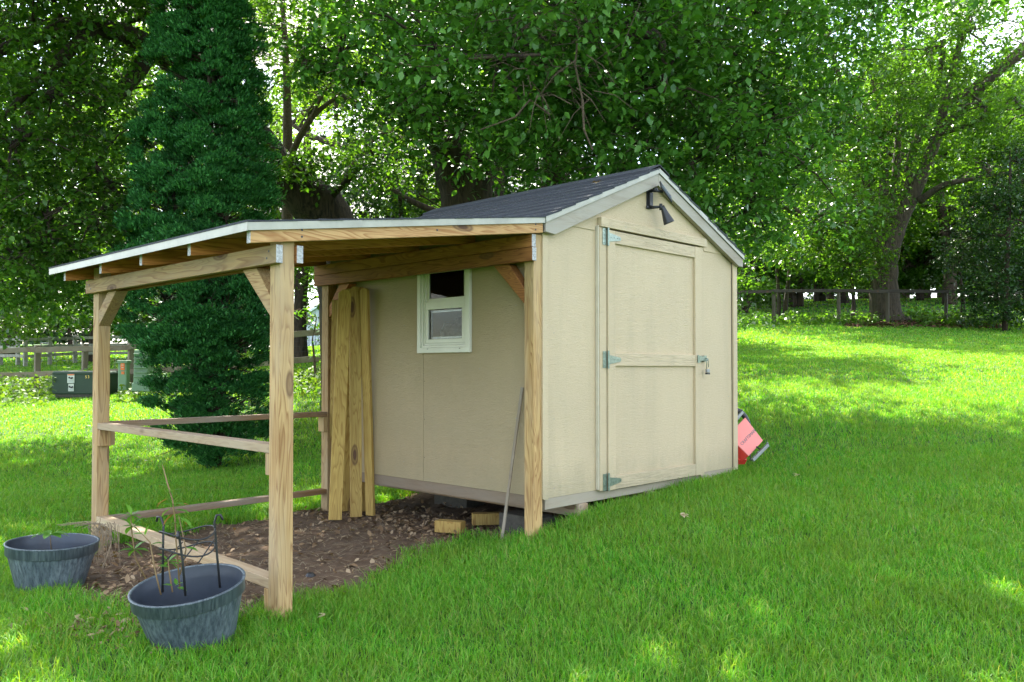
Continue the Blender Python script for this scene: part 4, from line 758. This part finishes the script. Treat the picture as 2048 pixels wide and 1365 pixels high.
# ------------------------------------------------------------------ trees
def A(px, py, d): return at(px, py, d)
def tuple3(v): return (v.x, v.y, v.z)
# arborvitae: scale-leaf tufts on lumpy columns
def arborvitae():
    t = empty('arborvitae', 'tall dark green multi-stemmed arborvitae behind the lean-to', 'arborvitae'); b = gbase(405, 10.9); t.location = b; mb = MB()
    cols = [(-.48, 0, .46, 1.5, 4.7), (-.22, .1, .56, 1.3, 6.9), (.12, -.2, .58, .22, 6.5), (.27, .1, .50, .16, 7.1), (.0, .45, .58, .4, 6.6), (.36, -.15, .38, .10, 3.9)]
    for cx_, cy_, r_, zb, h_ in cols: mb.tube([R0*.16 + Vector((0,0,-.1)), R0*(cx_*.3+.15) + F0*cy_*.4 + Vector((0,0,.7)), R0*cx_ + F0*cy_ + Vector((0,0,h_*.9))], [.085, .07, .02], 7)
    for k in range(70):
        a = random.uniform(0, 6.28); z = random.uniform(.3, 1.3); L = random.uniform(.4, .8); p = R0*.16 + Vector((0,0,z)); q_ = p + (R0*math.cos(a) + F0*math.sin(a))*L + Vector((0,0,random.uniform(-.25, .1))); mb.tube([p, p.lerp(q_, .5) + Vector((0,0,.06)), q_], [.012, .008, .003], 4)
    tr = mb.build('trunk', BARK, smooth=True); tr.parent = t
    up = np.array([0,0,1.]); R_ = np.array(R0); F_ = np.array(F0); PP = []; DD = []
    for cx_, cy_, r_, zb, h_ in cols:
        ns = int(2*math.pi*r_*(h_-zb)/.105); q = RS.randint(0, ns, int(ns*5.2)); z = RS.uniform(0, 1, ns)[q]; a = RS.uniform(0, 2*np.pi, ns)[q]; n = len(q); du = RS.uniform(-1, 1, n); dv = RS.uniform(-1, 1, n); a = a + du*.17/r_; zz = np.maximum(zb, zb + z*(h_-zb) + dv*.055 - .05*du**2); z = np.clip((zz-zb)/(h_-zb), 0, 1)
        prof = np.minimum(1, (1.02 - z)**.5*1.4)*np.minimum(1, .45 + (zz-zb)/.9); rr = r_*prof*(1 + .09*np.sin(a*3+zz*2.1) + .06*np.sin(zz*5+a*4)) + .07*(1 - du**2) - .05 - .05*RS.uniform(0, 1, n)
        N = np.outer(np.cos(a), R_) + np.outer(np.sin(a), F_); c = cx_*R_ + cy_*F_ + N*rr[:,None]; c[:,2] = zz
        facing = (N @ -F_) > -.25; k = facing | (RS.uniform(0, 1, n) < .3); c = c[k]; N = N[k]; n = len(c)
        per = 110; s = RS.uniform(.85, 1.55, n)[:,None,None]; T = np.cross(N, up)
        u = RS.uniform(-1, 1, (n, per, 1)); v = RS.uniform(0, 1, (n, per, 1))      # a shelf-like frond cluster: arched fan, tips curling up
        ang = u*1.25; rad = v**.55
        D = N[:,None]*np.cos(ang) + T[:,None]*np.sin(ang)
        droop = RS.uniform(-.5, .9, (n, 1, 1))
        P = c[:,None] + s*(D*rad*np.array([.15,.15,.15]) + up*(.055*(1-rad**2) - .05*np.abs(u) + droop*.02 + RS.normal(0, .008, (n, per, 1))))
        E_ = D + up*(.25 + .55*rad) + RS.normal(0, .28, (n, per, 3)); PP.append(P.reshape(-1, 3)); DD.append(E_.reshape(-1, 3))
    P0 = np.concatenate(PP); D = np.concatenate(DD); D /= np.linalg.norm(D, axis=1, keepdims=True); m = len(P0)
    S_ = np.cross(D, up + RS.normal(0, .35, (m, 3))); S_ /= np.linalg.norm(S_, axis=1, keepdims=True); L = RS.uniform(.022, .048, m)[:,None]; w = L*.22
    V = np.stack([P0 - S_*w*.6, P0 + S_*w*.6, P0 + D*L + S_*w, P0 + D*L*1.1 - S_*w], 1).reshape(-1, 3); npmesh('crown', V, np.arange(len(V)).reshape(-1, 4), LF_ARB, t)
    # dark inner mass of dead twigs behind the fronds
    m = MB()
    for cx_, cy_, r_, zb, h_ in cols:
        for k in range(160):
            z = random.uniform(zb+.1, h_-.4); a = random.uniform(0, 6.28); p = R0*cx_ + F0*cy_ + Vector((0,0,z)); q_ = p + (R0*math.cos(a) + F0*math.sin(a))*r_*.8 + Vector((0,0,random.uniform(.05, .25))); m.tube([p, q_], [.012, .003], 3, False)
    m.build('inner_twigs', BARK, None).parent = t
arborvitae()
# mulberry behind the shed: two dark trunks, heavy crown hanging over the roof
b = gbase(930, 13.2); base = tuple3(b - Vector((0,0,.2)))
make_tree('mulberry_tree', 'large broad leaved tree with dark furrowed trunks whose crown hangs over the shed roof', 'tree',
  [([base, A(925,430,13.2), A(905,330,13.2), A(872,250,13.1), A(800,90,12.8), A(740,-60,12.5), A(700,-250,12)], [.42,.36,.32,.22,.16,.11,.06]),
   ([A(930,470,13.1), A(960,360,13.3), A(985,250,13.4), A(1080,80,13), A(1150,-150,13), A(1200,-400,13)], [.30,.24,.2,.16,.12,.07]),
   ([A(985,250,13.4), A(1130,215,12.5), A(1260,230,11.8), A(1420,275,11.2), A(1545,300,11)], [.13,.1,.08,.05,.02]),
   ([A(905,330,13.2), A(840,200,12.4), A(690,150,11.2), A(610,130,10.6)], [.16,.11,.09,.07]),
   ([A(905,330,13.2), A(800,190,12), A(860,120,10), A(980,115,8.7), A(1080,110,8.1)], [.1,.07,.045,.03,.012]),
   ([A(1080,80,13), A(1250,60,11), A(1320,80,9.5), A(1330,190,9.1)], [.12,.08,.05,.02]),
   ([A(1080,80,13), A(1300,-40,12.5), A(1550,-60,12.6), A(1750,-30,13)], [.12,.09,.06,.03])],
  [(A(1010,130,8.9), (1.2,1.2,.62), 330), (A(1180,60,9.4), (1.4,1.3,.75), 420), (A(870,60,9.8), (1.3,1.2,.7), 380), (A(1300,190,9.6), (1.1,1.1,.75), 330), (A(1130,280,10.6), (1.0,1.0,.6), 260), (A(950,250,11.5), (1.2,1.2,.8), 240),
   (A(1380,330,10.2), (.8,.9,.75), 260), (A(1470,300,10.8), (1.1,1.1,1.0), 320), (A(1400,90,10.6), (1.4,1.4,1.0), 420), (A(1560,180,11.3), (1.2,1.2,1.2), 330), (A(700,90,10.8), (.9,.9,.55), 200), (A(830,200,11.4), (1.1,1.0,.5), 170), (A(1250,330,10.9), (.9,.9,.55), 200),
   (A(1530,60,11.6), (1.5,1.5,1.1), 420), (A(1060,-40,10.5), (2.0,2.0,1.1), 560), (A(1300,-60,10.5), (2,2,1.2), 560), (A(760,-60,11.5), (1.6,1.6,1.0), 330), (A(1640,-60,12.2), (1.8,1.8,1.3), 420),
   (A(1490,430,10.9), (.55,.6,.5), 110), (A(1610,330,11.8), (.9,.9,1.0), 190), (A(1200,150,12.5), (1.6,1.6,1.2), 420), (A(1000,120,13.5), (2.0,1.6,1.3), 420),(A(1350,180,13), (1.6,1.6,1.4), 400)],
  .098, LF_MUL, BARK, ratio=.66, per=8, tl=.42, sub=6, subr=.028)
# added upper canopy out of view, its crown clumps placed to shade the yard
b = gbase(1120, 14.5)
make_tree('added_shade_tree', 'added tall broad leaved tree behind the shed with an unseen crown placed to shade the yard', 'tree',
  [([tuple3(b - Vector((0,0,.2))), A(1110,400,14.5), A(1120,200,14.3), A(1130,-100,13.5), A(1100,-500,12), A(1100,-900,10)], [.28,.25,.22,.2,.16,.08]), ([A(1130,-100,13.5), A(800,-500,11), A(600,-900,9.5)], [.15,.1,.05]), ([A(1130,-100,13.5), A(1500,-500,12), A(1900,-800,11)], [.15,.1,.05])],
  [(CAM + F0*f_ + R0*r_ + Vector((0,0,z_ + (.95 if f_ < 10 else .3))), (2.3,2.3,1.2), n_) for f_, r_, z_, n_ in ((9,-3,5.2,420),(9,1,5.6,480),(9.5,4.5,5.4,360),(12,-2,6.6,480),(12,2.5,6.6,480),(12.5,6,6.4,330),(7,-1,6.0,330),(7,3,6.2,300),(10,-5.5,6.0,330),(14.5,0,7.5,360),(14.5,4,7.5,300),(16,7.5,8.2,330),(15.5,10.5,8.4,300),(12.5,9,7.4,280),(10,0,7.8,400),(6.5,-4,6.6,260),(5.5,1,7.2,220),(5.5,4.8,7.0,240),(4.2,2.6,6.6,200),(3.6,0,7,180),(4.2,5.5,7.2,150))],
  .15, LF_MUL, BARK, ratio=.7, per=7, tl=.5, sub=5, twigs=False)
mul = [o for o in C.objects if o.name == 'mulberry_tree'][0]; m = MB(); rt = random.Random(5)
for k in range(70):
    p = A(rt.uniform(1040, 1190), rt.uniform(-10, 210), rt.uniform(8.2, 9.0)); d = (R0*rt.uniform(-1, 1) + Vector((0,0,rt.uniform(-1.1, .35)))).normalized(); L = rt.uniform(.15, .6); q_ = p + d*L*.5 + Vector((0,0,.03)); e = p + d*L - Vector((0,0,.06)); m.tube([p, q_, e], [.006, .0045, .0015], 4)
for pts in ([(1240,50,8.9),(1180,65,8.7),(1130,45,8.6),(1080,10,8.5)], [(1100,230,8.7),(1060,200,8.6),(1030,235,8.5),(960,260,8.5)], [(1160,40,8.5),(1150,130,8.4),(1165,200,8.4)], [(1000,115,8.6),(930,118,8.6),(860,135,8.7),(800,128,8.8)], [(1165,200,8.4),(1168,260,8.4),(1185,300,8.5)]):
    m.tube([A(*q_) for q_ in pts], [.014, .011, .009, .005][:len(pts)], 6)
m.build('bare_twigs', TWIG, mul)
# leaning tree on the left
b = gbase(700, 13.8)
make_tree('leaning_tree', 'dark tree with a thick trunk leaning left behind the arborvitae and arching limbs', 'tree',
  [([tuple3(b - Vector((0,0,.2))), A(672,470,13.8), A(600,385,13.6), A(535,315,13.4), A(430,180,13.2), A(330,60,13), A(240,-120,12.6), A(160,-400,12)], [.42,.40,.37,.33,.27,.2,.14,.08]),
   ([A(430,180,13.2), A(290,90,12.6), A(190,55,12), A(90,70,11.5), A(-20,110,11)], [.2,.17,.14,.1,.07]),
   ([A(330,60,13), A(240,185,12.2), A(180,160,11.8), A(110,180,11.2), A(30,260,10.8)], [.13,.11,.09,.06,.03]),
   ([A(430,180,13.2), A(330,330,12), A(240,400,11.4), A(140,450,11), A(60,470,10.8)], [.1,.06,.04,.03,.012]),
   ([A(190,55,12), A(120,120,11.4), A(40,200,11), A(-60,300,10.8)], [.1,.07,.05,.03])],
  [(A(60,60,11.2), (1.3,1.3,.8), 300), (A(220,30,11.8), (1.2,1.2,.8), 300), (A(120,190,11), (1.1,1.1,.7), 230), (A(20,300,10.6), (1.0,1.0,.8), 240), (A(180,320,11.2), (1.0,1.0,.8), 240), (A(90,430,10.9), (1.1,1.1,.7), 260), (A(200,470,11.3), (.8,.8,.6), 180), (A(20,530,11), (.9,.9,.5), 150),
   (A(-120,150,11), (1.4,1.4,1.2), 260), (A(-140,420,10.8), (1.2,1.2,1.1), 240), (A(120,560,11.6), (.8,.8,.4), 110), (A(30,-80,11.5), (1.8,1.8,.9), 360), (A(250,-150,12.4), (1.8,1.8,1.0), 340), (A(160,130,13.6), (1.6,1.2,1.5), 260), (A(110,380,13.8), (1.6,1.2,1.2), 240), (A(420,-60,13.5), (1.5,1.3,.9), 200), (A(250,560,12.6), (.8,.8,.6), 150), (A(60,200,13.5), (1.8,1.3,1.6), 300), (A(240,200,14), (1.5,1.2,1.5), 260), (A(20,480,13.5), (1.6,1.2,.9), 230), (A(-40,30,13), (1.8,1.5,1.2), 280), (A(100,590,13), (1.0,.9,.35), 110),
   (CAM + F0*9 - R0*7 + Vector((0,0,5.2)), (2,2,1.2), 300), (CAM + F0*12 - R0*5.5 + Vector((0,0,6.5)), (2,2,1.4), 300), (CAM + F0*13.5 - R0*9 + Vector((0,0,6.8)), (2.4,2.4,1.4), 330), (CAM + F0*10.5 - R0*9.5 + Vector((0,0,6.2)), (2.4,2.4,1.4), 300), (A(620,330,12.6), (.9,.7,.22), 70), (A(760,310,12.6), (.9,.7,.3), 90)],  # some high clumps added out of view to shade the left lawn
  .086, LF_LEFT, BARK, ratio=.64, per=13, tl=.38, sub=6, subr=.026)
# slim multi-stem tree, lit from behind
b = gbase(575, 15.5)
make_tree('slim_tree', 'slim bare stemmed tree with thin forking reddish branches left of the shed', 'tree',
  [([tuple3(b), A(575,400,15.5), A(575,250,15.5), A(572,120,15.4), A(565,0,15.2), A(560,-150,15)], [.11,.095,.085,.06,.04,.02]), ([A(578,320,15.5), A(620,240,15.2), A(680,190,15), A(720,160,14.8)], [.07,.055,.035,.015]), ([A(620,245,15.2), A(640,200,15), A(665,160,14.8)], [.04,.03,.01]),
   ([A(640,420,15.4), A(680,370,15.2), A(720,310,15), A(760,270,14.8)], [.055,.05,.035,.012]), ([tuple3(gbase(650,15.3)), A(640,420,15.4)], [.07,.055]), ([A(672,240,16), A(675,100,16), A(690,0,16)], [.04,.035,.02])],
  [(A(560,60,15.4), (1.0,1.0,.8), 130), (A(700,150,15.4), (1.1,.9,.6), 120), (A(640,40,15.8), (1.1,1,.8), 150), (A(780,260,15.6), (1.0,.9,.6), 110), (A(560,-100,15), (1.4,1.3,.9), 160), (A(545,150,17.5), (1.1,1,1.2), 240), (A(610,230,18), (1.2,1,1.0), 240), (A(560,20,17.5), (1.4,1.2,1.0), 260), (A(680,60,17.5), (1.2,1.2,.9), 200), (CAM + F0*17.2 - R0*4.3 + Vector((0,0,7.9)), (1.8,1.6,1.0), 330), (CAM + F0*16.6 - R0*2.6 + Vector((0,0,7.7)), (1.5,1.3,.9), 230), (CAM + F0*18 - R0*6.4 + Vector((0,0,8.6)), (2,1.8,1.1), 330), (CAM + F0*16 - R0*4.8 + Vector((0,0,9.8)), (2.2,2,1), 300)], .085, LF_LIGHT, TWIG, per=8, tl=.4, sub=6, subr=.02)  # highest clumps added to shade the lawn at mid left
# big tree by the right fence
b = gbase(1772, 30.3)
make_tree('spreading_maple', 'big pale limbed tree with a thick trunk behind the right fence', 'tree',
  [([tuple3(b + R0*.15 - Vector((0,0,.3))), tuple3(b + Vector((0,0,.25))), A(1768,560,30.3), A(1775,500,30.3), A(1800,440,30.3), A(1840,360,30), A(1875,270,29.6), A(1900,160,29), A(1940,20,28.5)], [.9,.56,.47,.43,.30,.22,.18,.14,.07]),
   ([A(1772,520,30.3), A(1745,470,30.1), A(1700,460,29.6), A(1620,440,29), A(1560,400,28.4), A(1500,350,28)], [.28,.22,.18,.14,.10,.05]),
   ([A(1790,450,30.3), A(1812,370,30.3), A(1830,290,30), A(1868,200,29.6), A(1890,80,29)], [.22,.17,.14,.11,.07]), ([A(1785,440,30.3), A(1790,370,30.6), A(1795,300,30.8), A(1800,200,31), A(1810,60,31)], [.2,.16,.13,.1,.06]),
   ([A(1775,480,30.3), A(1768,400,30.6), A(1768,300,30.8), A(1750,180,31), A(1720,60,31)], [.22,.18,.14,.10,.06]), ([A(1760,470,30.3), A(1735,380,30.3), A(1720,290,30), A(1680,160,29.6), A(1640,20,29)], [.2,.15,.12,.09,.05]),
   ([A(1838,402,30), A(1885,372,29.4), A(1935,360,29), A(2010,347,28.6), A(2070,340,28)], [.14,.11,.08,.05,.03]), ([A(1862,285,29.8), A(1950,190,28.6), A(2030,120,27.6), A(2120,60,27)], [.15,.13,.11,.08]), ([A(1870,270,29.6), A(1960,240,28.6), A(2060,170,27.8)], [.11,.08,.05]), ([A(1890,215,29.4), A(1980,150,28.8), A(2080,60,28)], [.14,.12,.08])],
  [(A(1560,330,27.5), (2.2,2.2,1.5), 330), (A(1630,470,29), (1.9,1.9,1.1), 300), (A(1500,480,29.5), (1.9,1.9,1.3), 280), (A(1700,200,28.6), (2.6,2.6,2), 560), (A(1620,100,28), (2.6,2.6,2), 500), (A(1900,200,31), (3,2,2.2), 380), (A(2050,120,31), (3,2,2.2), 320), (A(1700,330,31.5), (3,1.5,2), 340), (A(1850,100,29), (2.6,2.6,1.9), 380), (A(1950,60,28), (2.3,2.3,1.6), 300), (A(2060,230,27.5), (1.8,1.8,1.2), 170), (A(1780,20,28.6), (3,3,1.8), 430),
   (A(1640,280,30), (2.3,2.2,1.5), 280), (A(1980,330,29), (1.3,1.3,.7), 90), (A(1720,530,29.4), (1.2,1.0,.7), 130), (A(1540,80,28), (2.4,2.4,1.8), 280), (A(1950,-80,28), (3,3,2), 350), (A(1650,-80,28), (3,3,2), 350), (A(1990,440,29.5), (1.5,1.3,.8), 160), (A(1740,380,28.8), (1.6,1.4,1.1), 220), (A(1690,420,27.5), (1.3,1.2,1.3), 200), (A(1830,250,27.5), (1.6,1.4,1.2), 170), (A(1960,200,27), (1.6,1.3,1.0), 140), (A(1800,200,33), (3,2,2), 240)],
  .155, LF_MAPLE, BARK2, detail=False, ratio=.6, per=9, tl=.6, sub=7, subr=.045)
b = gbase(2010, 26.5)
make_tree('dark_evergreen', 'dark dense bushy tree at the right edge reaching down to the fence', 'tree',
  [([tuple3(b), A(2015,500,26.5), A(2020,380,26.5), A(2020,300,26.5)], [.09,.07,.05,.02])],
  [(A(1985,600,26.4), (1.0,1.0,.7), 220), (A(2010,560,26.6), (1.35,1.3,1.0), 380), (A(2060,450,26.5), (1.7,1.6,1.3), 460), (A(1990,420,26.6), (1.3,1.2,1.0), 300), (A(2100,580,26.5), (1.5,1.5,1.1), 340), (A(1930,480,27.5), (.9,.8,.9), 130), (A(2060,330,26.8), (1.4,1.4,.8), 220)], .12, LF_DARK, BARK, detail=False, per=9, tl=.4, sub=6, subr=.03)
# saplings along the right fence
for i, (px, d, hpx, lab) in enumerate([(1704, 30, 500, 'thin young tree just left of the big trunk at the fence'), (1923, 29.6, 520, 'thin dark stem between the right fence posts'), (1555, 31.5, 470, 'slender twin stemmed young tree behind the left end of the right fence')]):
    b = gbase(px, d); make_tree('young_tree', lab, 'tree', [([tuple3(b), A(px+3, 600, d), A(px-4, hpx+20, d), A(px, hpx-60, d)], [.09,.07,.05,.02])] + ([([tuple3(b + R0*.25), A(px+22, 560, d), A(px+30, 480, d)], [.1,.07,.03])] if i == 2 else []), [(A(px, hpx, d), (1.2,1.1,1.0), 140), (A(px+20, hpx-50, d), (1.3,1.2,1.0), 130)], .13, LF_LIGHT if i != 1 else LF_DARK, BARK, detail=False, per=8, tl=.5, sub=5, subr=.02, group='young trees along the right fence')
b = gbase(633, 16.2); make_tree('sapling', 'tiny bare sapling growing before the wire mesh in the gap between two posts', 'sapling', [([tuple3(b), A(627,700,16.2), A(625,680,16.2), A(628,665,16.2)], [.03,.022,.014,.006])], [(A(612,630,16.2), (.30,.3,.14), 14), (A(640,690,16.2), (.3,.3,.3), 10)], .09, LF_LEFT, TWIG, per=6, tl=.2, sub=5, subr=.008)
# background trees: three builds, then copies
def bg(name, label, px, d, h, w, mat, n, leaf, trunkh=.25, group='trees beyond the fence'):
    b = gbase(px, d); Z = Vector((0,0,1)); limbs = [([tuple3(b - Z*.3), tuple3(b + Z*h*trunkh), tuple3(b + Z*h*.55 + R0*w*.05), tuple3(b + Z*h*.9)], [w*.03, w*.024, w*.016, w*.004])]
    for k in range(6): a = k*1.05 + px; z = h*(.25 + .1*k); limbs.append(([tuple3(b + Z*z), tuple3(b + Z*(z+h*.07) + (R0*math.cos(a) + F0*math.sin(a))*w*.25), tuple3(b + Z*(z+h*.16) + (R0*math.cos(a) + F0*math.sin(a))*w*.42)], [w*.013, w*.009, w*.003]))
    blobs = []; rnd = random.Random(int(px*7+d))
    for k in range(15):
        a = rnd.uniform(0, 6.28); u = rnd.uniform(.0, 1); z = h*(trunkh + (.95-trunkh)*u); r = w*.5*math.sqrt(max(.05, 1-(2*u-.9)**2*.75))*rnd.uniform(.35, .8)
        blobs.append((b + Z*z + (R0*math.cos(a) + F0*math.sin(a))*r, (w*.2*rnd.uniform(.7, 1.2),)*2 + (h*.085*rnd.uniform(.8, 1.2),), n//15))
    return make_tree(name, label, 'tree', limbs, blobs, leaf, mat, BARK, group, detail=False, per=9, tl=leaf*3.4, sub=4, subr=w*.005, twigs=False, shell=.2)
BGL = [bg('background_tree', 'light green tree beyond the fence just right of the shed gable', 1510, 44, 13, 12, LF_LIGHT, 1900, .26), bg('background_tree', 'tall sunlit tree between the leaning trunk and the shed roof', 760, 24, 10.5, 8.5, LF_LIGHT, 2000, .17, .12), bg('background_tree', 'mid green rounded tree beyond the right fence behind the big trunk', 1850, 50, 14, 13, LF_MAPLE, 1900, .30, .16), bg('background_tree', 'tree coloured as deep shade right behind the forked trunks of the big tree', 970, 19, 8.5, 7, LF_DARK, 2200, .14, .03)]  # last build: deep shade under the big crown put into its leaf colour
for src, px, d, rz, sc, lab in [(0, 1640, 47, 2.1, 1.0, 'light green tree beyond the fence left of the big trunk'), (0, 1960, 52, 4.0, 1.1, 'yellow green tree beyond the fence right of the big trunk'), (0, 2150, 48, 1.0, 1.1, 'tree beyond the fence cut by the right edge of the photo'), (2, 1400, 52, 2.6, 1.1, 'mid green tree showing over the right slope of the shed roof'), (2, 1730, 56, 5.0, 1.15, 'tall mid green tree directly behind the big trunk'),
    (1, 600, 27, 1.3, 1.05, 'sunlit tree seen just right of the arborvitae'), (2, 20, 40, 1.7, 1.0, 'mid green tree beyond the left fences, its top behind the arching limbs'), (2, 300, 42, 2.7, 1.0, 'mid green tree beyond the utility boxes'), (3, 1080, 21, 5.2, 1.1, 'tree coloured as deep shade behind the middle of the shed roof'), (3, 1240, 22, .6, 1.15, 'tree coloured as deep shade behind the shed gable peak'), (3, 860, 25, 2.6, 1.1, 'tree coloured as deep shade left of the forked trunks'), (1, 190, 34, 2.2, 1.1, 'bright green tree behind the arching limbs at left'), (1, 400, 29, 4.4, 1.1, 'bright green tree straight behind the arborvitae'), (1, -140, 27, 5.6, 1.05, 'bright green tree cut by the left edge of the photo'), (2, 1580, 40, .3, .9, 'mid green tree close behind the left stretch of the right fence'), (2, 1900, 39, 2.2, .85, 'mid green tree close behind the right fence beside the dark evergreen'), (0, 1800, 62, 3.0, 1.2, 'pale green tree deep in the wood behind the big trunk'), (0, 2060, 41, 1.9, .9, 'pale green tree behind the dark evergreen'), (2, 480, 44, 3.9, .9, 'mid green tree far behind the arborvitae')]:
    copy_tree(BGL[src], gbase(px, d), rz, (sc, sc, sc), lab, 'trees beyond the fence')
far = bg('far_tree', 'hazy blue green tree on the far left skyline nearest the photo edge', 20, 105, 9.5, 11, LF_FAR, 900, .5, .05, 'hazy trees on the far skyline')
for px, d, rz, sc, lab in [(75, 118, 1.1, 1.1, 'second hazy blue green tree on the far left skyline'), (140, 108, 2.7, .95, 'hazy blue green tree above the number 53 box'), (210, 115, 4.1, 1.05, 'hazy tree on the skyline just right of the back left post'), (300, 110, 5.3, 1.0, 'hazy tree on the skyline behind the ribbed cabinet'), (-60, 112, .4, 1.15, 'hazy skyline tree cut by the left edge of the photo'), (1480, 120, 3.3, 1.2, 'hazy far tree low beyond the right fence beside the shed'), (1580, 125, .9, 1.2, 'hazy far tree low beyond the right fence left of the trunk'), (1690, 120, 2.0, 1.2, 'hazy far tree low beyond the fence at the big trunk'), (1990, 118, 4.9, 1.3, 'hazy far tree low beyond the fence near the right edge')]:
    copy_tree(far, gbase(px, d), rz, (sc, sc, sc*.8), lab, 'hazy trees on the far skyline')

bush = bg('background_bush', 'dark green bush low behind the right fence beside the shed corner', 1490, 37, 4.2, 7, LF_MAPLE, 1100, .2, .02, 'bushes beyond the fence')
for px, d, rz, sc, lab in [(1600, 40, 1.0, 1.1, 'dark green bush low behind the right fence left of the trunk'), (1690, 42, 2.2, 1.2, 'mid green bush low behind the fence just left of the trunk'), (1840, 44, 3.1, 1.1, 'mid green bush low behind the fence just right of the trunk'), (1810, 62, 2.2, 1.9, 'wide low bush far behind the fence just right of the big trunk'), (1885, 64, .9, 2.0, 'wide low bush far behind the thin dark stem'), (1660, 63, 4.0, 1.9, 'wide low bush far behind the fence left of the big trunk'), (1765, 48, 1.5, 1.2, 'bush beyond the fence straight behind the big trunk'), (1895, 50, 2.5, 1.3, 'bush seen between the big trunk and the thin dark stem'), (2010, 49, 3.6, 1.3, 'bush beyond the fence hidden mostly by the dark evergreen'), (1540, 50, .2, 1.2, 'bush low between the two left posts of the right fence'), (1950, 42, 4.3, 1.2, 'bush low behind the fence under the dark evergreen'), (2080, 40, .4, 1.2, 'bush behind the fence at the right edge of the photo'), (1420, 40, 5.2, 1.2, 'bush beyond the fence hidden mostly by the shed'),
    (330, 36, 1.3, 1.1, 'bush far behind the ribbed cabinet'), (450, 34, 2.9, 1.2, 'bush far behind the lower arborvitae'), (900, 36, 4.4, 1.5, 'bush far behind the shed roof'), (1150, 38, .9, 1.5, 'bush far behind the gable')]:
    copy_tree(bush, gbase(px, d), rz, (sc, sc, sc), lab, 'bushes beyond the fence')
